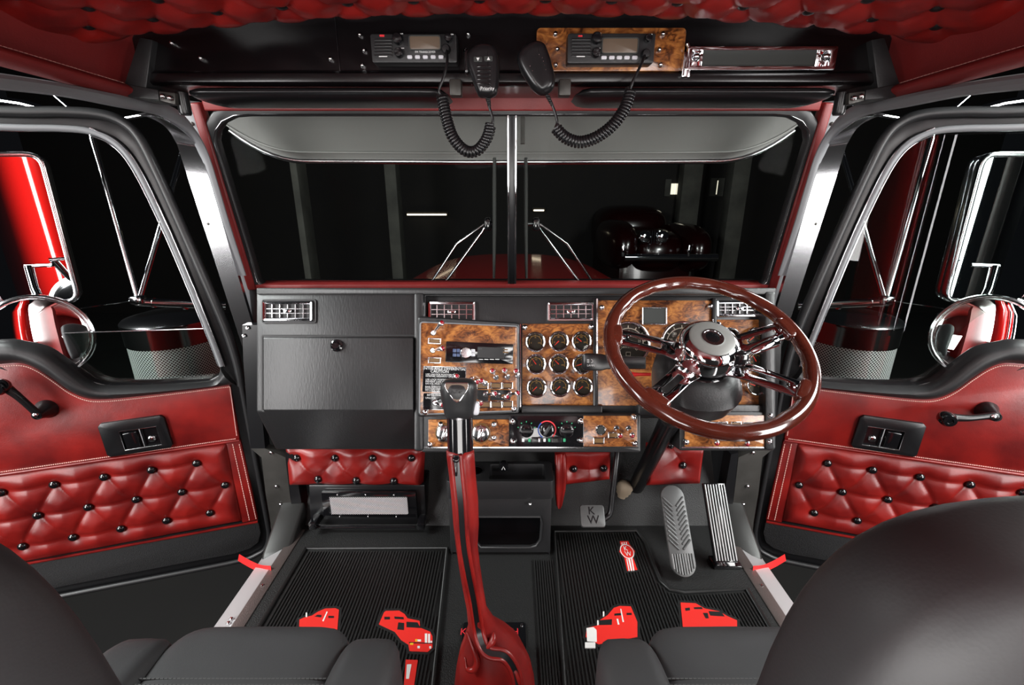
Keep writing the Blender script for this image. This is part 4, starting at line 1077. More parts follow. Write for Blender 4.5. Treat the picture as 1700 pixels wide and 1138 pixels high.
# red leather strips beside and above the glass, grey pillar covers
for sx, q in ((-1, 1), (1, -1)):
    def M_(P): return [(x*q, y) for x, y in P]
    MB().prism(M_([Wp(*p) for p in ((322, 170), (338, 170), (430, 478), (417, 478))]), -.01, .022).build('pillar_strip', 'red_trim_leather', ws, WS.m, bevel=.005, seg=3)
    MB().prism(M_([Wp(*p) for p in ((300, 168), (322, 170), (417, 478), (426, 560), (405, 560), (398, 458), (366, 350), (332, 246), (312, 215))]), -.03, .012).build('pillar_cover', 'seal_grey', ws, WS.m, bevel=.003)
    for p in ((326, 205), (398, 455)):
        c = Wp(p[0]-2, p[1]); MB().lathe([(.005, .012), (.005, .015), (.002, .017)], 8, T(c[0]*q, c[1])).build('screw', 'worn_metal', ws, WS.m)
a, b = WS.loc(338, 168, .01), WS.loc(338, 184, .01)
MB().prism(rrect(a.x, b.y, -a.x, a.y+.03, .004), -.03, .020).build('header_strip', 'red_trim_leather', ws, WS.m, bevel=.006, seg=3)
a, b = WS.loc(425, 472, .01), WS.loc(425, 484, .01)
MB().box(a.x, -a.x, b.y, a.y+.001, -.02, .018).build('cowl_strip', 'red_trim_leather', ws, WS.m, bevel=.003)

# ================================================================== overhead console
HY_ = 1.05
HEAD = Plane((0, HY_, 1.30), (1, 0, 0), (0, 0, 1))
oc = thing('overhead_console', (0, 1.1, 1.26), 'long black overhead console between the headliner and windscreen', 'console')
prof = [(1.05, 1.43), (1.05, 1.302), (1.042, 1.297), (1.042, 1.281), (1.052, 1.277), (1.09, 1.281), (1.16, 1.284), (1.24, 1.290), (1.30, 1.30), (1.30, 1.43)]
MB().loft([[V((x, y, z)) for y, z in prof] for x in (-.765, .765)]).build('console_body', 'header_black', oc, bevel=.003, smooth=30)
a = HEAD.loc(557, 40); MB().box(a.x-.0008, a.x+.0008, .0, .12, 0, .0015).build('panel_seam', 'gloss_black', oc, HEAD.m)
for s in (-1, 1):
    q = [py(u, v, 1.035) for u, v in ((231, 62), (253, 66), (242, 150), (206, 139))]; bq = [V((p.x, 1.16, p.z)) for p in q]
    mb = MB().hexa(bq, q); mir(mb, s); mb.build('end_bracket', 'black_plastic', oc, bevel=.002)
    q = [py(u, v, 1.03) for u, v in ((206, 139), (262, 149), (264, 166), (212, 161))]; bq = [V((p.x, 1.10, p.z)) for p in q]
    mb = MB().hexa(bq, q); mir(mb, s); mb.build('end_foot', 'black_plastic', oc, bevel=.002)
    q = [py(u, v, 1.025) for u, v in ((263, 151), (290, 154), (291, 174), (265, 167))]
    mb = MB().hexa([p+V((0, .012, 0)) for p in q], q); mir(mb, s); hp = mb.build('hinge_plate', 'worn_metal', oc, bevel=.002)
    for u, v in ((271, 160), (283, 163)):
        p = py(u, v, 1.022); p.x *= -s; place('screw', screw_me, hp, Matrix.Translation(p) @ Matrix.Rotation(PI/2, 4, 'X') @ Matrix.Scale(.6, 4))
    p = py(305, 172, 1.05); p.x *= -s
    MB().lathe([(.010, -.022), (.012, -.018), (.012, .020), (.009, .022)], 14, Matrix.Translation(p)).build('visor_pivot', 'smooth_black', oc, smooth=50)
def hs(u, v, mat=None): place('screw', screw_me, oc, at_(HEAD, u, v, .001) @ Matrix.Scale(.55, 4))
for u, v in ((334, 97), (549, 98), (598, 58), (605, 84), (602, 109), (777, 57), (773, 84), (286, 72)): hs(u, v)
# folded interior visors along the lower edge
for s in (-1, 1):
    rows = []
    xo = py(300, 150, 1.05).x; xi = py(742, 150, 1.05).x
    def vs_(a, b):
        t = 2*PI*b; x = xo + (xi-xo)*a
        e = min(1, a*12, (1-a)*14); e = math.sqrt(max(0, 1-(1-e)**2))
        return V((x, 1.115 + .072*math.copysign(abs(math.cos(t))**.6, math.cos(t))*(.5+.5*e), 1.2645 + .0125*math.sin(t)*e - .012*(1-abs(2*a-1))*0))
    mb = MB().grid(40, 20, vs_); mir(mb, s)
    o = mb.build('folded_visor', 'gloss_black' if False else 'smooth_black', smooth=80)
    tag(o, 'slim black folded interior visor above the %s windscreen' % ('passenger' if s < 0 else 'driver'), 'visor')
# --- wood mounting plate
wp = slab(HEAD, 'mounting_plate', 'burl', (891, 46, 1133, 118), 0, .006, oc, .008, .001)
for u, v in ((922, 57), (925, 82), (922, 108), (1100, 57), (1094, 83), (1096, 108)): place('screw', screw_me, wp, at_(HEAD, u, v, .006) @ Matrix.Scale(.65, 4))
# --- two-way radios
def radio(rect, label, spk, badge, k1, k2, k3, disp, keys, keymat, sock, h0):
    c = HEAD.loc((rect[0]+rect[2])/2, rect[3], .03)
    rd = thing('two_way_radio', (0, 0, 0), label, 'radio', 'two-way radios on the overhead console', m=HEAD.m @ T(c.x, c.y, 0))
    H1 = h0+.030
    slab(HEAD, 'case', 'black_plastic', rect, h0, H1, rd, .004, .002)
    for k in range(6):
        v = spk[1] + (spk[3]-spk[1])*k/5
        slab(HEAD, 'speaker_slot', 'smooth_black', (spk[0], v-1.6, spk[2], v+1.6), H1-.001, H1+.0025, rd, .001, .0008)
    slab(HEAD, 'badge', 'red_print', badge, H1, H1+.001, rd, .0006, 0)
    for (u, v, r) in (k1, k2, k3):
        MB().lathe([(r*.0014, 0), (r*.0014, .008), (r*.0011, .012), (0, .0125)], 18).build('knob', 'gloss_black', rd, at_(HEAD, u, v, H1), smooth=45)
        slab(HEAD, 'knob_print', 'print_white', (u+3, v-r-3.2, u+8, v-r-1.8), H1, H1+.0004, rd, .0003, 0)
    slab(HEAD, 'display', 'screen_brown', disp, H1, H1+.003, rd, .004, .001)
    o = px_rect(HEAD, disp[0]-1.5, disp[1]-1.5, disp[2]+1.5, disp[3]+1.5, H1+.004, .005)
    ring_frame(o, inset(o, .0022), H1, H1+.004).build('display_bezel', 'screen_grey', rd, HEAD.m, bevel=.0006)
    for u in keys[0]:
        slab(HEAD, 'key', keymat, (u-4.3, keys[1]-3, u+4.3, keys[1]+3), H1, H1+.004, rd, .002, .0006)
    slab(HEAD, 'maker_print', 'print_white', (spk[0]+8, spk[3]+1, spk[0]+22, spk[3]+2.6), H1+.0026, H1+.003, rd, .0003, 0)
    MB().lathe([(.009, 0), (.009, .006), (.0065, .012), (0, .0125)], 18).build('mic_socket', 'smooth_black', rd, at_(HEAD, sock[0], sock[1], H1), smooth=45)
    return rd, H1
r1, h1 = radio((614, 56, 759, 104), 'black two-way radio mounted straight on the black overhead console', (621, 66, 651, 92), (630, 57.5, 638, 61), (661, 66, 7.5), (663, 89, 6.5), (745, 65, 5.5), (679, 59.5, 731, 82), ((680, 693, 706, 719, 732), 94.5), 'key_white', (741, 83), 0)
text('FM TRANSCEIVER', .0052, 'print_white', r1, at_(HEAD, 706, 86.5, h1+.0003), depth=.0001)
r2, h2 = radio((943, 55, 1085, 105), 'black two-way radio mounted on the burl wood plate', (949, 65, 981, 92), (960, 58.5, 967, 61), (990, 65, 7.5), (989, 89, 6.5), (1075, 65, 5.5), (1001, 63, 1058, 88), ((1003, 1016, 1028.5, 1041, 1054), 95.5), 'key_white', (1071, 91), .006)
# --- hand microphones with coiled cords
def coil(path, r, wire, turns, seg=10):
    P = smooth_path(path, 12); Ls = [0]
    for i in range(1, len(P)): Ls.append(Ls[-1]+(P[i]-P[i-1]).length)
    def sm_(d):
        for i in range(1, len(P)):
            if Ls[i] >= d: return P[i-1].lerp(P[i], (d-Ls[i-1])/max(1e-9, Ls[i]-Ls[i-1])), (P[i]-P[i-1]).normalized()
        return P[-1], (P[-1]-P[-2]).normalized()
    n = turns*seg; pts = []; up = None
    for k in range(n+1):
        c, t = sm_(Ls[-1]*k/n)
        if up is None: up = t.orthogonal().normalized()
        up = (up-t*up.dot(t)).normalized(); b = t.cross(up); a = 2*PI*k/seg
        pts.append(c+(up*math.cos(a)+b*math.sin(a))*r)
    return MB().tube(pts, wire, 6)
def mic(outline, y, label, cable1, coilp, cable2, th=.016):
    P = Plane((0, y, 1.3), (1, 0, 0), (0, .12, 1))
    pts = smooth_path([V((*P.loc(*p)[:2], 0)) for p in outline], 4, closed=True); pts = [(p.x, p.y) for p in pts]
    cx = sum(p[0] for p in pts)/len(pts); cy = sum(p[1] for p in pts)/len(pts)
    mc = thing('hand_microphone', (0, 0, 0), label, 'microphone', 'hand microphones on coiled cords', m=P.m @ T(cx, cy, 0))
    rings = []
    for d, z in ((.010, -th), (.004, -th*.85), (0, -th*.3), (0, th*.2), (.002, th*.6), (.006, th*.9), (.011, th), (.018, th*1.02)):
        rings.append([V((p[0], p[1], z)) for p in inset(pts, d)])
    MB().loft(rings).build('mic_body', 'smooth_black', mc, P.m, smooth=60)
    MB().tube(smooth_path([py(u, v, yy) for u, v, yy in cable1], 6), .0028, 8).build('lead', 'smooth_black', mc, smooth=60)
    coil([py(u, v, yy) for u, v, yy in coilp], .0092, .0030, 34).build('coiled_cord', 'smooth_black', mc, smooth=60)
    q = [py(u, v, yy) for u, v, yy in cable2]
    MB().tube(smooth_path(q, 6), .0026, 8).build('lead', 'smooth_black', mc, smooth=60)
    for k in range(5):
        p = q[-1].lerp(q[-2], .12+.16*k); MB().superbox(p, (.0052-.0004*k, .0052-.0004*k, .0022), 1, 6).build('strain_relief', 'smooth_black', mc, smooth=80)
    return mc, P
m1, P1 = mic([(791, 76), (806, 74), (820, 78), (828, 95), (829, 120), (826, 152), (818, 161), (803, 162), (793, 157), (783, 130), (775, 106), (777, 88)], .975, 'hand microphone with arrow keys showing its front, left of center',
    [(742, 84, 1.01), (742, 105, .99), (736, 130, .985), (729, 148, .985), (732, 157, .985)], [(734, 160, .985), (741, 195, .98), (752, 228, .975), (772, 250, .975), (792, 250, .975), (808, 230, .975), (815, 207, .975)], [(817, 207, .975), (818, 197, .975), (813, 180, .975), (810, 163, .975)])
for u, v, t in ((793.5, 99, PI), (811, 98, 0)):
    c = P1.m @ (Matrix.Translation(P1.loc(u, v, .0162)))
    kx = MB().prism(rrect(-.008, -.0045, .008, .0045, .002), 0, .0015).build('key', 'screen_grey', m1, c, bevel=.0005)
    MB().prism([(-.003, -.0025), (.003, -.0025), (0, .003)], .0015, .0019).build('arrow', 'print_white', kx, c @ rotz(t), smooth=0)
for v in (110, 117, 124, 131, 138): 
    c = P1.loc(803, v, .0162); MB().box(c.x-.013, c.x+.013, c.y-.0016, c.y+.0016, .0155, .0172).build('grille_bar', 'gloss_black', m1, P1.m, bevel=.0005)
text('Priority', .0085, 'print_white', m1, P1.m @ Matrix.Translation(P1.loc(809, 147, .0168)), depth=.0001)
MB().superbox((0, 0, 0), (.004, .022, .008), .5, 8, P1.m @ Matrix.Translation(P1.loc(775, 104, 0))).build('talk_bar', 'gloss_black', m1, smooth=60)
m2, P2 = mic([(887, 70), (903, 74), (910, 88), (916, 108), (921, 130), (919, 146), (908, 156), (896, 157), (884, 148), (870, 128), (860, 108), (859, 94), (868, 79)], .975, 'hand microphone showing its plain back, right of center',
    [(1071, 91, 1.005), (1062, 112, .99), (1052, 132, .985), (1046, 148, .985)], [(1047, 150, .985), (1038, 178, .98), (1018, 207, .975), (990, 228, .975), (962, 236, .975), (938, 228, .975), (922, 212, .975)], [(922, 212, .975), (925, 202, .975), (919, 180, .975), (908, 157, .975)])
for k in range(9):
    u, v = ((895, 91), (900, 96), (902, 102), (904, 108), (906, 116), (884, 118), (880, 110), (889, 137), (884, 132))[k]
    MB().lathe([(.0011, 0), (.0008, .0012)], 6).build('vent_hole', 'soft_chrome', m2, P2.m @ Matrix.Translation(P2.loc(u, v, .016)))
# mic hanger clips
for u, s in ((757, 1), (937, -1)):
    p = py(u, 146, 1.03)
    o = MB().box(p.x-.012, p.x+.012, 1.018, 1.045, p.z-.016, p.z+.014).build('hanger_clip', 'worn_metal', oc, bevel=.003)
# --- chrome framed strip light
cl_ = thing('chrome_strip_lamp', (0, 0, 0), 'chrome framed strip lamp with grey lens at the console right end', 'lamp', m=HEAD.m @ T(HEAD.loc(1263, 118).x, HEAD.loc(1263, 118).y))
o = px_rect(HEAD, 1143, 77, 1385, 116, .02, .003); i = px_rect(HEAD, 1150, 83, 1376, 110, .02, .002)
ring_frame(o, i, 0, .020).build('frame', 'chrome', cl_, HEAD.m, bevel=.004, seg=3)
slab(HEAD, 'lens', 'screen_grey', (1165, 82.5, 1357, 110), .0, .010, cl_, .001, 0)
for u0, u1, us in ((1148, 1165, 1155), (1357, 1377, 1369)):
    slab(HEAD, 'end_plate', 'chrome', (u0, 82, u1, 111), 0, .012, cl_, .001, .001); place('dome_screw', screw_me, cl_, at_(HEAD, us, 95, .012) @ Matrix.Scale(.95, 4))
a = HEAD.loc(1141, 97, .012); MB().box(a.x-.010, a.x+.008, a.y-.035, a.y+.012, .004, .018).build('clip', 'soft_chrome', cl_, HEAD.m, bevel=.004)
MB().tube([V((a.x-.003, a.y+.025, .014)), V((a.x+.004, a.y+.012, .016)), V((a.x-.004, a.y-.02, .018))], .004, 8).build('clip_lever', 'chrome', cl_, HEAD.m, smooth=60)
# ================================================================== things in the footwells
# tufted red kick panels under the dash
def kick(name, quad, y, btns, H=.03, pitch=None):
    P = Plane((0, y, .2), (1, 0, 0), (0, .15, 1))
    c = [V(P.loc(*q)[:2]) for q in quad]; B = [tuple(P.loc(*q)[:2]) for q in btns]
    pit = pitch or .09
    _, hh = tuft(0, 0, 0, 0, 0, 0, B, pit, H, fold=.3)
    def f(a, b):
        p = c[3].lerp(c[2], a).lerp(c[0].lerp(c[1], a), b)
        e = math.sin(min(1, min(a, 1-a)*14, min(b, 1-b)*5)*PI/2)**.7
        return V((p.x, p.y, hh(p.x, p.y)*e))
    t = thing(name, P.w(c[3].x, c[3].y), None, kind='structure')
    MB().grid(70, 34, f).build('tufting', 'red_leather', t, P.m, smooth=180, solid=False)
    me = MB().superbox((0, 0, 0), (.0125, .0125, .009), 1, 8).mesh('button', 'gloss_black', smooth=180)
    for x, yy in B: place('button', me, t, P.m @ T(x, yy, .010))
kick('trim_7', ((474, 742), (706, 742), (703, 806), (481, 805)), 1.30, ((495, 759), (558, 759), (620, 759), (684, 759), (530, 794), (593, 796), (655, 797)), pitch=.10)
kick('trim_8', ((933, 742), (1014, 742), (1012, 796), (936, 805)), 1.30, ((952, 777), (1001, 776)), pitch=.12)
kick('trim_9', ((1072, 735), (1168, 735), (1160, 803), (1070, 806)), 1.32, ((1132, 771), (1112, 738)), pitch=.12)
# red leather flap hanging beside the console
a = [(921, 752, 939, 752), (921, 790, 941, 785), (921, 815, 939, 810), (923, 836, 933, 836), (926, 841, 930, 841)]
rings = []
for u0, v0, u1, v1 in a:
    p, q = py(u0, v0, 1.24), py(u1, v1, 1.24); c = (p+q)/2; hx = (q-p)/2
    rings.append([c+hx*math.cos(2*PI*k/16)+V((0, -.022*math.sin(2*PI*k/16)*(1+.5*math.cos(4*PI*k/16)), 0)) for k in range(16)])
tag(MB().loft(rings).build('leather_flap', 'red_leather', smooth=90), 'red leather flap hanging between the storage bin and driver footwell', 'flap')

# black storage bin with tray, cup hole and open cubby
y0 = 1.13
c0 = py(741, 914, y0); c1 = py(917, 914, y0); t0 = py(740, 800, y0); t1 = py(920, 800, y0)
zt_ = t0.z; bk = pz(800, 757, zt_+.02)
bn = thing('storage_bin', ((c0.x+c1.x)/2, y0+.06, 0), 'black plastic center console bin with tray and cubby under the dash', 'console')
x0, x1 = t0.x, t1.x; yb2 = bk.y
# tapered body with an open cubby in the front
ot = [V((x0+.006, y0+.004, zt_-.055)), V((x1-.006, y0+.004, zt_-.055)), V((c1.x-.006, y0+.004, .012)), V((c0.x+.012, y0+.004, .012))]
fo = [(p.x, p.z) for p in ot]
hc = [py(u, v, y0+.004) for u, v in ((792, 858), (897, 858), (899, 868), (897, 896), (890, 906), (880, 909), (798, 909), (790, 900))]
FP = Plane((0, y0+.004, 0), (1, 0, 0), (0, 0, 1))
ring_frame(fo, [(p.x, p.z) for p in hc], -.012, 0).build('front_panel', 'black_plastic', bn, FP.m, bevel=.003)
MB().tube([V((p.x, p.z, .001)) for p in hc], .004, 6, closed=True).build('cubby_rim', 'black_plastic', bn, FP.m, smooth=60)
MB().box(c0.x+.02, c1.x-.012, y0+.09, y0+.095, .01, zt_-.06).build('cubby_back', 'gloss_black', bn)
MB().box(c0.x+.02, c1.x-.012, y0+.012, y0+.1, .008, .012).build('cubby_floor', 'smooth_black', bn)
for xa, xb in ((c0.x+.012, c0.x+.017), (c1.x-.011, c1.x-.006)): MB().box(xa, xb, y0+.01, yb2, .0, zt_-.055).build('side_panel', 'black_plastic', bn, bevel=.002)
# upper band and tray
TOP = Plane((0, y0, zt_), (1, 0, 0), (0, 1, 0))
o = rrect(x0, 0, x1, yb2-y0, .012); tr0, tr1 = TOP.loc(811, 798).x, TOP.loc(907, 798).x
i = rrect(tr0, .012, tr1, yb2-y0-.016, .008)
ring_frame(o, i, -.060, 0).build('tray_band', 'black_plastic', bn, TOP.m, bevel=.005, seg=3)
MB().prism(inset(i, -.002), -.045, -.040).build('tray_floor', 'black_plastic', bn, TOP.m)
c = TOP.loc(790, 782, 0); MB().lathe([(.024, .0), (.024, .002), (.020, .002), (.020, -.01)], 24, T(c.x, c.y)).build('cup_ring', 'smooth_black', bn, TOP.m, smooth=40)
lp_ = py(836, 771, yb2-.016)
lt = MB().lathe([(.014, 0), (.015, .003), (.015, .018), (.013, .021), (0, .0215)], 24).build('lighter', 'gloss_black', bn, Matrix.Translation(lp_) @ Matrix.Rotation(PI/2, 4, 'X'), smooth=45)
MB().tube([V((-.005, -.006, .022)), V((0, .005, .022)), V((.005, -.006, .022))], .0013, 6).build('lighter_symbol', 'print_white', lt, WM[lt], smooth=0)
place('screw', screw_me, bn, Matrix.Translation(py(880, 837, y0-.004)) @ Matrix.Rotation(PI/2, 4, 'X') @ Matrix.Scale(.6, 4))

# floor speaker box with pale grille
sy = 1.265
b0, b1 = py(512, 872, sy), py(705, 872, sy); tz = py(512, 806, sy).z
sx = thing('speaker_box', ((b0.x+b1.x)/2, sy, 0), 'low black speaker box with pale slanted mesh grille under the glove box', 'speaker')
q = [py(u, v, y) for u, v, y in ((512, 806, sy+.01), (705, 806, sy+.01), (708, 872, sy), (516, 872, sy))]
MB().hexa([p+V((0, .09, 0)) for p in q], q).build('box', 'smooth_black', sx, bevel=.004)
q = [py(u, v, sy-.008) for u, v in ((533, 818), (690, 818), (694, 863), (537, 863))]
MB().hexa([p+V((0, .012, 0)) for p in q], q).build('face_plate', 'gloss_black', sx, bevel=.002)
g0, g1 = py(547, 826, sy-.012), py(678, 854, sy-.012)
GP = Plane(((g0.x+g1.x)/2, sy-.011, (g0.z+g1.z)/2), (1, 0, 0), (0, 0, 1))
W, H = (g1.x-g0.x)/2, (g0.z-g1.z)/2
MB().box(-W, W, -H, H, -.004, 0).build('grille_back', 'screen_grey', sx, GP.m)
mb = MB(); n = 42
for k in range(-12, n+1):
    x = -W + 2*W*k/n; a = V((x, -H, .0015)); b = V((x+.8*2*H*1.3, H, .0015))
    # clip to the opening
    ta, tb = 0, 1
    if a.x < -W: ta = (-W-a.x)/(b.x-a.x)
    if b.x > W: tb = (W-a.x)/(b.x-a.x)
    if tb <= ta: continue
    mb.tube([a.lerp(b, ta), a.lerp(b, tb)], .0013, 4)
tag(mb.build('grille_mesh', 'white_grille', sx, GP.m, smooth=0), kind='stuff')
for k in range(3):
    for v in (822, 858):
        place('screw', screw_me, sx, Matrix.Translation(py(560+k*47+(4 if v > 830 else 0), v, sy-.010)) @ Matrix.Rotation(PI/2, 4, 'X') @ Matrix.Scale(.3, 4))
MB().tube([py(522, 876, sy-.03), py(690, 876, sy-.03)], .006, 8).build('floor_rail', 'gloss_black', sx, smooth=60)
for u in (522, 700):
    p = py(u, 868, sy-.025); MB().box(p.x-.012, p.x+.012, p.y-.02, p.y+.03, p.z-.014, p.z+.012).build('foot_bracket', 'gloss_black', sx, bevel=.003)

# ------------------------------------------------------------------ rubber mats
def mat_thing(label, poly, rim_idx, rib_poly, x_step=.0088):
    c = sum((V(p) for p in poly), V((0, 0)))/len(poly)
    t = thing('floor_mat', (c.x, c.y, 0), label, 'mat', 'rubber floor mats')
    MB().prism(poly, .0005, .004).build('mat_sheet', 'mat_rubber', t, bevel=.001)
    mb = MB(); xs = [p[0] for p in rib_poly]; x = min(xs)+x_step/2
    while x < max(xs):
        ys = []
        n = len(rib_poly)
        for i in range(n):
            a, b = rib_poly[i], rib_poly[(i+1) % n]
            if (a[0] <= x) != (b[0] <= x): ys.append(a[1]+(b[1]-a[1])*(x-a[0])/(b[0]-a[0]))
        ys.sort()
        for k in range(0, len(ys)-1, 2):
            mb.hexa([V((x-.003, ys[k], .003)), V((x+.003, ys[k], .003)), V((x+.003, ys[k+1], .003)), V((x-.003, ys[k+1], .003))],
                    [V((x-.0018, ys[k], .0075)), V((x+.0018, ys[k], .0075)), V((x+.0018, ys[k+1], .0075)), V((x-.0018, ys[k+1], .0075))])
        x += x_step
    tag(mb.build('ribs', 'mat_rubber', t, smooth=0), kind='stuff')
    MB().tube([V((*poly[i], .006)) for i in rim_idx], .0058, 8).build('rim', 'mat_rubber', t, smooth=60)
    return t
def Z(u, v, z=.008): q = pz(u, v, z); return (q.x, q.y)
Lm = [(-.648, .45), (-.648, 1.158), (-.203, 1.158), (-.160, .45)]
matL = mat_thing('ribbed black rubber mat in the passenger footwell with red truck pictures', Lm, (0, 1, 2, 3), inset(Lm, .012))
Rm = [(.105, .45), (.138, 1.235), Z(1056, 884, 0), Z(1072, 905, 0), Z(1084, 938, 0), Z(1096, 968, 0), Z(1112, 983, 0), Z(1135, 987, 0), Z(1240, 982, 0), (.655, .45)]
matR = mat_thing('ribbed black rubber mat in the driver footwell with emblem and red trucks', Rm, tuple(range(10)), inset(Rm, .010))
LZ = lambda pts: [(400+x*.2442, 860+y*.2442) for x, y in pts]
RZ = lambda pts: [(900+x*.2471, 860+y*.2471) for x, y in pts]
def flat(px_pts, mat, parent, name, z0=.0076, th=.0014):
    poly = [Z(u, v, z0+th) for u, v in px_pts]; return MB().prism(poly, z0-.002, z0+th).build(name, mat, parent, smooth=0)
def truck_print(parent, body, darks, whites, yellows=(), f=LZ):
    b = f(body)
    P = [Z(u, v, .008) for u, v in b]
    MB().prism(inset(P, -.007), .003, .0078).build('picture_border', 'mat_rubber', parent, smooth=0)
    t = flat(b, 'mat_red', parent, 'truck_picture', .0078)
    for d in darks: flat(f(d), 'mat_rubber', t, 'picture_window', .0092, .0004)
    for d in whites: flat(f(d), 'mat_white', t, 'picture_trim', .0092, .0005)
    for d in yellows: flat(f(d), 'mat_yellow', t, 'picture_lamp', .0092, .0005)
bx_ = lambda x0, y0, x1, y1: [(x0, y0), (x1, y0), (x1, y1), (x0, y1)]
truck_print(matL, [(395, 760), (398, 692), (432, 678), (482, 666), (522, 640), (572, 618), (642, 615), (666, 626), (655, 760)], [[(500, 672), (520, 660), (548, 662), (545, 678)], bx_(594, 668, 632, 682)], [[(583, 637), (590, 640), (562, 705), (553, 702)], bx_(440, 645, 450, 676)])
truck_print(matL, [(938, 724), (972, 645), (985, 634), (1075, 632), (1112, 655), (1132, 684), (1215, 702), (1218, 748), (1286, 775), (1302, 806), (1302, 882), (1270, 912), (1146, 906), (1138, 862), (1088, 830), (1046, 775)],
            [bx_(975, 674, 1013, 692), [(1042, 672), (1105, 676), (1108, 692), (1045, 688)], [(1125, 708), (1200, 712), (1222, 750), (1125, 745)], [(1070, 712), (1110, 716), (1108, 764), (1062, 760)], [(1143, 846), (1300, 852), (1300, 858), (1143, 853)]],
            [bx_(1250, 788, 1266, 850), bx_(1272, 790, 1286, 852), bx_(1200, 828, 1224, 842), bx_(1288, 838, 1300, 850), bx_(1200, 872, 1216, 888), bx_(1280, 874, 1294, 890)], [bx_(1185, 826, 1198, 842), bx_(1150, 852, 1172, 865)])
bn_ = flat(LZ([(1120, 965), (1202, 968), (1172, 1180), (1105, 1180)]), 'mat_red', matL, 'banner', .0078)
flat(LZ([(1128, 998), (1160, 996), (1142, 1095), (1122, 1095)]), 'mat_white', bn_, 'banner_letter', .0092, .0005)
truck_print(matR, [(292, 800), (300, 742), (328, 735), (385, 720), (385, 690), (440, 655), (482, 606), (520, 593), (596, 596), (640, 700), (640, 800), (380, 850)], [[(380, 690), (470, 682), (468, 720), (385, 722)], bx_(568, 640, 602, 654), [(486, 645), (530, 640), (530, 656), (486, 658)]],
            [[(298, 742), (345, 735), (366, 755), (368, 835), (302, 830)], bx_(288, 838, 358, 875), bx_(370, 690, 380, 722), bx_(408, 630, 418, 662), [(525, 612), (532, 614), (550, 700), (540, 700)], [(500, 680), (510, 680), (520, 718), (508, 718)]], f=RZ)
truck_print(matR, [(930, 570), (1032, 575), (1092, 610), (1192, 630), (1242, 660), (1310, 690), (1310, 780), (950, 780)], [[(960, 608), (992, 604), (994, 622), (964, 626)], [(1018, 603), (1072, 600), (1080, 614), (1022, 614)], [(1118, 628), (1205, 632), (1226, 664), (1130, 658)], [(1080, 640), (1112, 640), (1120, 676), (1098, 676)]], [], f=RZ)
# round emblem
ec = pz(1041, 916, .008); q = [Z(*p) for p in RZ([(522, 160), (578, 158), (590, 185), (624, 225), (610, 265), (640, 350), (572, 358), (552, 268), (518, 228), (528, 185)])]
MB().prism(inset(q, -.006), .003, .0076).build('emblem_border', 'mat_rubber', matR, smooth=0)
em = MB().prism(q, .006, .0085).build('emblem', 'mat_red', matR, smooth=0)
r_ = .0185
for k in range(1):
    ev = pz(1041, 916, .0085)
    MB().add([V((ev.x+math.cos(t)*r, ev.y+math.sin(t)*r*1.45, .0090)) for r in (r_, r_*1.14) for t in [2*PI*j/24 for j in range(24)]], [(j, (j+1) % 24, 24+(j+1) % 24, 24+j) for j in range(24)]).build('emblem_ring', 'mat_white', em, smooth=0, solid=False)
    MB().prism([(ev.x+math.cos(t)*r_, ev.y+math.sin(t)*r_*1.45) for t in [2*PI*j/24 for j in range(24)]], .0080, .0088).build('emblem_disc', 'mat_red', em, smooth=0)
    sc_ = Matrix.Diagonal((1, 1.45, 1, 1))
    text('K', .019, 'mat_white', em, T(ev.x-.002, ev.y+.011, .0090) @ sc_, depth=.0002); text('W', .019, 'mat_white', em, T(ev.x+.001, ev.y-.011, .0090) @ sc_, depth=.0002)
for st in ([(578, 275), (590, 273), (606, 355), (596, 356)], [(597, 273), (606, 272), (620, 354), (612, 355)], [(566, 276), (572, 276), (588, 357), (581, 357)], bx_(534, 166, 540, 180), bx_(548, 164, 555, 180), bx_(563, 163, 570, 180)):
    flat(RZ(st), 'mat_white', em, 'emblem_stripe', .0085, .0005)

# ------------------------------------------------------------------ seats
def seat(name, cx, label, back_m, bw, bh, cush=.245):
    t = thing(name, (cx, .35, 0), label, 'seat', 'black leather seats')
    MB().superbox((cx, .33, .265), (cush*.66, .29, .082), .28, 20).build('cushion', 'black_leather', t, smooth=180)
    for s in (-1, 1):
        MB().superbox((cx+s*cush*.79, .31, .262), (cush*.235, .288, .103), .42, 18).build('bolster', 'black_leather', t, smooth=180)
    for dy in (0, .010):
        mb = MB()
        for k in range(46):
            x = cx - cush*.62 + k*cush*.62*2/46; mb.box(x, x+.005, .497+dy, .499+dy, .3455-dy*.06, .3475-dy*.06)
        tag(mb.build('seat_stitching', 'dark_stitch', t), kind='stuff')
    MB().box(cx-.18, cx+.18, .08, .52, .02, .20).build('pedestal', 'smooth_black', t, bevel=.02)
    MB().superbox((0, 0, 0), (bw, bh, .06), .36, 24, None, .55).build('backrest', 'black_leather', t, back_m, smooth=180)
    pts = []
    for k in range(80):
        th = 2*PI*k/80; sp = lambda x: math.copysign(abs(x)**.36, x); pts.append(V((bw*.86*sp(math.cos(th)), bh*.86*sp(math.sin(th)), .0462)))
    MB().tube(pts, .003, 6, closed=True).build('back_seam', 'smooth_black', t, back_m, smooth=60)
    for s in (-1, 1): MB().superbox((cx+s*cush*1.02, .12, .36), (.022, .10, .05), .5, 10).build('recliner_cover', 'smooth_black', t, smooth=180)
    return t
def backm(x, y, z, tilt, yaw=0, roll=0):
    # local z faces the camera (rear of the seat), local y runs up the back
    return Matrix.Translation((x, y, z)) @ Matrix.Rotation(yaw, 4, 'Z') @ Matrix.Rotation(PI/2-tilt, 4, 'X') @ Matrix.Rotation(roll, 4, 'Z')
seat('driver_seat', .385, 'black leather driver seat behind the steering wheel', backm(.445, .235, .585, -.12), .264, .305)
seat('passenger_seat', -.43, 'black leather passenger seat facing the glove box', backm(-.56, .235, .585, -.12), .264, .305)
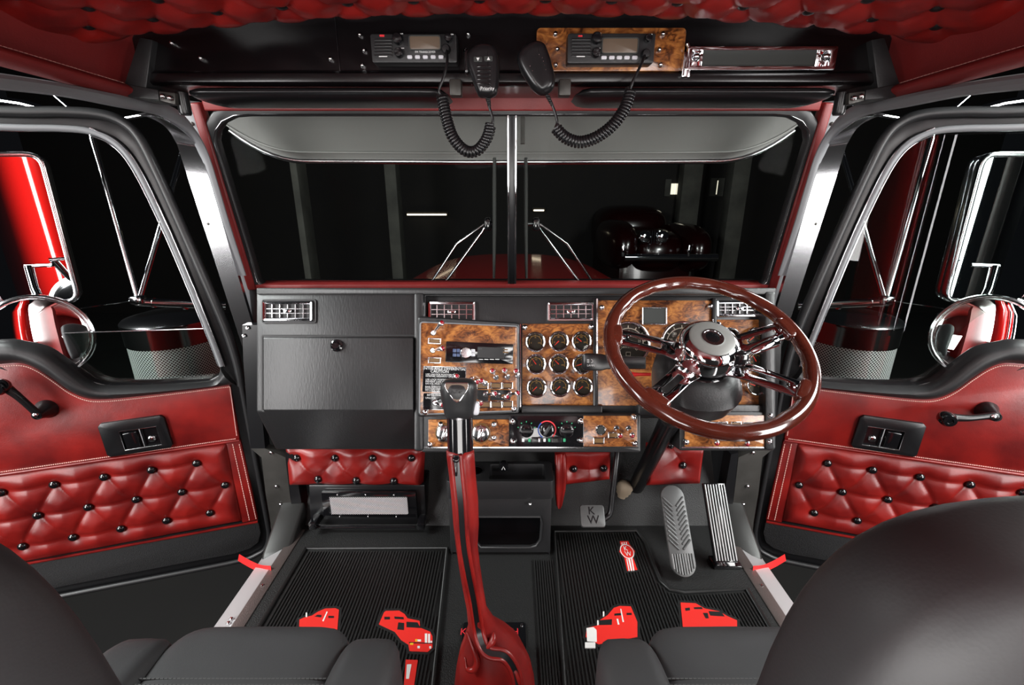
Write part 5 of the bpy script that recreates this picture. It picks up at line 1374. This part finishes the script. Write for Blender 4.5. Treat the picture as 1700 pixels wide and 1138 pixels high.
# ================================================================== outside the cab
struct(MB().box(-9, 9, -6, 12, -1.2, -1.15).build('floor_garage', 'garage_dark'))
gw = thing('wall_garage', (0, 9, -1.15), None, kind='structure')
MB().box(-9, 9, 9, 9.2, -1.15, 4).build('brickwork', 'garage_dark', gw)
def lit(u0, v0, u1, v1, name, parent, mat='window_glow', y=8.99, th=.03):
    a, b = py(u0, v0, y), py(u1, v1, y); return MB().box(a.x, b.x, y-th, y, b.z, a.z).build(name, mat, parent)
for r in ((1112, 305, 1118, 323), (1121, 305, 1128, 323), (1187, 300, 1191, 323)): lit(*r, 'lit_window', gw)
for r in ((1104, 298, 1111, 326), (1129, 298, 1136, 326), (1180, 296, 1186, 326), (1192, 296, 1198, 326)): lit(*r, 'window_jamb', gw, 'whitewash', 8.995, .05)
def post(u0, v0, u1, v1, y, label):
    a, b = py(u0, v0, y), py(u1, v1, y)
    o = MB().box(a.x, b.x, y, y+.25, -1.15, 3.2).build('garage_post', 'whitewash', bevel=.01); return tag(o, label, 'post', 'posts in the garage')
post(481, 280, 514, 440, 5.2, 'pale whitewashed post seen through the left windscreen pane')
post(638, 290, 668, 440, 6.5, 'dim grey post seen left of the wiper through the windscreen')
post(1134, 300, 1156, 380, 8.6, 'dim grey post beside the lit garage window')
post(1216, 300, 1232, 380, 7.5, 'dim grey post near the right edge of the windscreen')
for u0, u1, v, nm in ((676, 741, 356.5, 'above the passenger side hood'), (886, 903, 349.5, 'just right of the windscreen center bar')):
    a, b = py(u0, v, 8.9), py(u1, v, 8.9)
    lm = thing('tube_lamp', a, 'thin glowing fluorescent tube lamp far off, ' + nm, 'lamp', 'fluorescent tubes in the garage')
    MB().tube([a, b], .014, 8).build('tube', 'tube_glow', lm, smooth=60)
    MB().box(a.x-.03, b.x+.03, 8.92, 9.01, a.z-.02, a.z+.05).build('lamp_tray', 'garage_dark', lm)
# parked car facing us, only its brightwork shows
cy = 6.6
car = thing('parked_car', (py(1095, 420, cy).x, cy, -1.15), 'dark red classic car with chrome headlights parked ahead beyond the windscreen', 'car')
def cpt(u, v, y=cy): return py(u, v, y)
hl = cpt(1075, 388)
def fender(u, v):
    c = cpt(u, v); MB().superbox((c.x, cy+.7, c.z-.28), (.24, .9, .36), .75, 14).build('fender', 'car_paint', car, smooth=180)
fender(1040, 378); fender(1163, 384)
c = cpt(1100, 392); MB().superbox((c.x, cy+.9, c.z-.25), (.42, 1.0, .32), .6, 14).build('hood', 'car_paint', car, smooth=180)
MB().superbox((c.x, cy+2.1, c.z-.05), (.62, .8, .45), .6, 14).build('cabin', 'car_paint', car, smooth=180)
for u in (1068, 1097):
    p = cpt(u, 393); MB().lathe([(0, .02), (.06, .015), (.085, 0), (.09, -.03), (.075, -.12)], 18, Matrix.Translation(p+V((0, -.1, 0))) @ Matrix.Rotation(PI/2, 4, 'X')).build('headlight', 'chrome', car, smooth=50)
for k in range(5):
    p = cpt(1076+k*4, 397); MB().box(p.x-.008, p.x+.008, cy-.06, cy, p.z-.16, p.z+.12).build('grille_bar', 'chrome', car)
a, b = cpt(1030, 424), cpt(1178, 424); MB().tube([a+V((0, -.25, 0)), b+V((0, -.25, 0))], .05, 10).build('bumper', 'chrome', car, smooth=60)
for u in (1027, 1132): p = cpt(u, 412); MB().box(p.x-.02, p.x+.02, cy-.3, cy-.24, p.z-.09, p.z+.07).build('overrider', 'chrome', car, bevel=.01)
for sgn in (-1, 1): MB().lathe([(.30, -.09), (.33, -.06), (.33, .06), (.30, .09)], 20, Matrix.Translation((c.x+sgn*.62, cy+.75, -.82)) @ Matrix.Rotation(PI/2, 4, 'Y')).build('wheel', 'rubber', car, smooth=50)
MB().box(c.x-.55, c.x+.55, cy+.2, cy+3.2, -1.0, c.z-.3).build('body', 'car_paint', car, bevel=.08)

# truck hood
def hood(a, b):
    x = -.62 + 1.24*a; y = 1.56 + 2.0*b; z = .735 - .085*b - .10*(abs(x)/.62)**3
    return V((x, y, z))
hd = thing('truck_hood', (0, 2.5, 0), 'dark red truck hood below the windscreen outside', 'hood')
MB().grid(25, 16, hood).build('hood_skin', 'dark_red_paint', hd, smooth=180, solid=False)
for s in (-1, 1):
    def hs_(a, b):
        y = 1.56+2*a; return V((s*.62, y, (.635-.085*a)*(1-b) + b*-.4))
    MB().grid(10, 6, hs_).build('hood_side', 'dark_red_paint', hd, smooth=180, solid=False)
MB().box(-.8, .8, 1.505, 1.57, .55, .745).build('cowl', 'dark_red_paint', hd, bevel=.01)
MB().tube([V((0, 1.6, .737)), V((0, 3.5, .655))], .007, 6).build('center_hinge', 'soft_chrome', hd, smooth=60)
# exterior sun visor over the windscreen
def vis(a, b):
    x = -.86 + 1.72*a; e = abs(x)/.86
    zl = 1.168 + (.085*max(0, (e-.76)/.24)**2.0)
    y1, z1 = 1.40, 1.345; y2, z2 = 1.56-.05*e**2, zl
    return V((x, y1+(y2-y1)*b, z1+(z2-z1)*b + .012*math.sin(PI*b)))
vz = thing('sun_visor', (0, 1.45, 1.3), 'grey stainless exterior sun visor seen through the top of the windscreen', 'sun visor')
MB().grid(81, 14, vis).build('visor_panel', 'visor_grey', vz, smooth=180, solid=False)
MB().tube([vis(k/60, 1) for k in range(61)], .0085, 8).build('visor_lip', 'soft_chrome', vz, smooth=80)
MB().tube([vis(k/60, .88)+V((0, -.004, -.002)) for k in range(61)], .003, 6).build('visor_bead', 'visor_grey', vz, smooth=80)
a = WS.m @ WS.loc(868, 205, -.05); MB().box(a.x-.006, a.x+.006, a.y, a.y+.02, a.z-.05, a.z+.02).build('visor_bracket', 'worn_metal', vz)
# wipers
def wiper(s, label):
    w = thing('windscreen_wiper', (0, 0, 0), label, 'wiper', 'windscreen wipers', m=Matrix.Translation(WS.m @ WS.loc(850+s*130, 470, -.03)))
    off = 28 if s < 0 else 23
    f = lambda u, v, h: WS.m @ WS.loc(850 + s*(u), v, h)
    d = 29 if s < 0 else 23
    MB().tube([f(d, 262, -.02), f(d, 300, -.02), f(d, 380, -.02), f(d+1, 462, -.02)], [.0045, .006, .006, .004], 8).build('blade', 'screen_grey', w, smooth=60)
    e = (lambda u, v: f(u, v, -.045))
    MB().tube([e(135, 470), e(92, 405), e(60, 382), e(40, 368)], [.004, .004, .003, .003], 6).build('arm', 'soft_chrome', w, smooth=60)
    MB().tube([e(112, 470), e(72, 415), e(50, 385), e(40, 368)], [.005, .005, .004, .003], 6).build('arm', 'soft_chrome', w, smooth=60)
    p = e(40, 372); MB().superbox((0, 0, 0), (.012, .012, .020), .6, 8, Matrix.Translation(p)).build('knuckle', 'gloss_black', w, smooth=60)
    MB().tube([p, f(d, 372, -.022)], .005, 6).build('link', 'gloss_black', w, smooth=60)
wiper(-1, 'windscreen wiper with upright blade left of the center bar')
wiper(1, 'windscreen wiper with upright blade right of the center bar')
# side things, mirrored left and right
NM = V((.447, -.894, 0)).normalized()
def side_things(side, s):
    wd_ = 'passenger' if s < 0 else 'driver'
    def B(mb, name, mat, parent, **k): return mir(mb, s).build(name, mat, parent, **k)
    def E(name, p, label, cat, grp): return thing(name, (-s*p.x, p.y, p.z), label, cat, grp)
    # air cleaner canister on the cowl
    c = pd(297, 585, 2.0); r = .172
    ac = E('air_cleaner', c, 'chrome perforated air cleaner canister outside the %s door' % wd_, 'air cleaner', 'chrome air cleaners outside the doors')
    c.z += .05; zt = c.z + .10
    mb = MB(); n = 48; nz = 2; rings = [[V((c.x+r*.985*math.cos(2*PI*k/n), c.y+r*.985*math.sin(2*PI*k/n), z)) for k in range(n)] for z in (c.z-.50, zt-.085)]
    mb.loft(rings, caps=False); mir(mb, s)
    o = mb.build('perforated_screen', 'perforated_steel', ac, smooth=60)
    me = o.data; uvl = me.uv_layers.new(name='UVMap')
    cx, cyy = -s*c.x, c.y
    for poly in me.polygons:
        us = []
        for li in poly.loop_indices:
            p = WM[o] @ me.vertices[me.loops[li].vertex_index].co; us.append(math.atan2(p.y-cyy, p.x-cx))
        for li, u in zip(poly.loop_indices, us):
            p = WM[o] @ me.vertices[me.loops[li].vertex_index].co
            if max(us)-min(us) > 3 and u < 0: u += 2*PI
            uvl.data[li].uv = (u*r/.0092, p.z/.0092)
    B(MB().lathe([(r, zt-.088), (r*1.01, zt-.084), (r*1.01, zt-.012), (r*1.03, zt-.006), (r*1.03, zt+.004), (r*.97, zt+.016), (r*.6, zt+.034), (0, zt+.042)], 48, T(c.x, c.y)), 'lid', 'soft_chrome', ac, smooth=40)
    B(MB().lathe([(r*1.0, c.z-.5), (r*1.0, c.z-.56), (r*.5, c.z-.6)], 48, T(c.x, c.y)), 'lower_band', 'chrome', ac, smooth=40)
    # mirror arm: V struts and cross bar
    br = E('mirror_bracket', pd(228, 500, 1.5), 'polished V shaped mirror bracket arms outside the %s door' % wd_, 'bracket', 'chrome mirror brackets')
    j = pd(229, 498, 1.5)
    B(MB().tube([pd(152, 205, 1.42), pd(154, 232, 1.42), j], [.011, .0085, .0085], 10), 'strut', 'chrome', br, smooth=60)
    B(MB().tube([pd(302, 255, 1.62), j+V((.004, 0, 0))], .009, 10), 'strut', 'chrome', br, smooth=60)
    B(MB().tube([j+V((-.01, 0, -.006)), pd(375, 508, 1.62)], .0145, 12), 'cross_bar', 'chrome', br, smooth=60)
    for t in (.2, .55): 
        p = j.lerp(pd(375, 508, 1.62), t) + V((-.01, 0, -.006)); B(MB().lathe([(.0165, -.004), (.0165, .004)], 12, Matrix.Translation(p) @ Matrix.Rotation(PI/2, 4, 'Y')), 'clamp', 'soft_chrome', br)
    B(MB().tube([j, pd(128, 513, 1.42)], .0022, 6), 'tie_rod', 'chrome', br)
    B(MB().superbox(j, (.022, .02, .016), .6, 8), 'joint', 'soft_chrome', br, smooth=60)
    B(MB().tube([pd(-20, 168, 1.40), pd(40, 176, 1.40), pd(78, 184, 1.41)], [.02, .018, .012], 10), 'upper_arm', 'chrome', br, smooth=60)
    B(MB().tube([pd(92, 160, 1.55), pd(122, 186, 1.55)], .007, 8), 'upper_rod', 'chrome', br, smooth=60)
    B(MB().tube([pd(205, 197, 1.55), pd(250, 189, 1.55)], .007, 8), 'upper_rod', 'chrome', br, smooth=60)
    # rectangular mirror
    mc = pd(30, 380, 1.36); NM = V((.447, -.894, 0)) if s < 0 else V((.10, -.995, 0))
    MP = Plane(mc, V((-NM.y, NM.x, 0)), (0, 0, 1))
    if MP.Z.dot(CAM-mc) < 0: MP = Plane(mc, V((NM.y, -NM.x, 0)), (0, 0, 1))
    q = [MP.loc(*p) for p in ((60, 252), (136, 498))]
    xr = (q[0].x+q[1].x)/2; tl_, tr_, br_, bl_ = [MP.loc(*p) for p in ((-90, 252), (72, 252), (138, 503), (-40, 503))]
    c4 = [V((tl_.x, tl_.y)), V((tr_.x, tr_.y)), V((br_.x, br_.y)), V((tl_.x+(br_.x-tr_.x), br_.y))]
    poly = [(p.x, p.y) for p in rcorner(c4, .045, 5)]
    sm_ = E('side_mirror', mc, 'tall rectangular chrome framed side mirror outside the %s window' % wd_, 'mirror', 'rectangular side mirrors')
    mb = ring_frame(poly, inset(poly, .014), -.02, .010); mb.xf(MP.m); B(mb, 'frame', 'soft_chrome', sm_, bevel=.004)
    mb = MB().prism(inset(poly, .008), -.002, 0); mb.xf(MP.m); B(mb, 'mirror_glass', 'mirror', sm_, smooth=0)
    mb = MB().prism(inset(poly, .004), -.045, -.012); mb.xf(MP.m); B(mb, 'shell', 'soft_chrome', sm_, bevel=.006)
    # round convex mirror below
    cc = pd(66, 560, 1.28)
    nn = V((.50, -.85, .12)).normalized()
    rot = nn.to_track_quat('Z', 'Y').to_matrix().to_4x4(); rot.translation = cc
    cv = E('convex_mirror', cc, 'round convex mirror in chrome rim outside the %s window' % wd_, 'mirror', 'round convex mirrors')
    R0 = .118
    B(MB().lathe([(0, .0105), (.03, .0098), (.06, .0077), (.085, .0046), (.105, .0015), (R0-.004, -.001)], 40, rot), 'mirror_glass', 'mirror', cv, smooth=180)
    B(MB().lathe([(R0-.006, .0), (R0-.003, .005), (R0+.002, .003), (R0+.003, -.006), (R0*.8, -.04), (R0*.4, -.055), (0, -.058)], 40, rot), 'rim', 'soft_chrome', cv, smooth=60)
    B(MB().tube([pd(48, 443, 1.33), pd(58, 480, 1.32), cc+V((0, .04, .05))], [.011, .010, .010], 10), 'stem', 'chrome', cv, smooth=60)
    B(MB().tube([pd(42, 442, 1.33), pd(88, 440, 1.34)], .0055, 8), 'stem_pin', 'chrome', cv, smooth=60)
    # flank of the red sleeper behind the door
    fl = thing('wall_flank_' + side, (s*1.12, -.9, -.6), None, kind='structure')
    B(MB().box(-1.20, -1.03, -2.4, -.25, -.6, 1.75), 'sleeper_side', 'red_paint', fl, bevel=.09, seg=4, smooth=60)
    if s > 0: B(MB().tube([V((-1.25, -.32, .3)), V((-1.25, -.32, 1.45))], .016, 10), 'grab_bar', 'chrome', fl, smooth=60)
    if s > 0: B(MB().tube([V((-1.29, -.62, -.6)), V((-1.29, -.62, 1.9))], .055, 20), 'exhaust_stack', 'chrome', fl, smooth=60)
for side, s in SIDES: side_things(side, s)
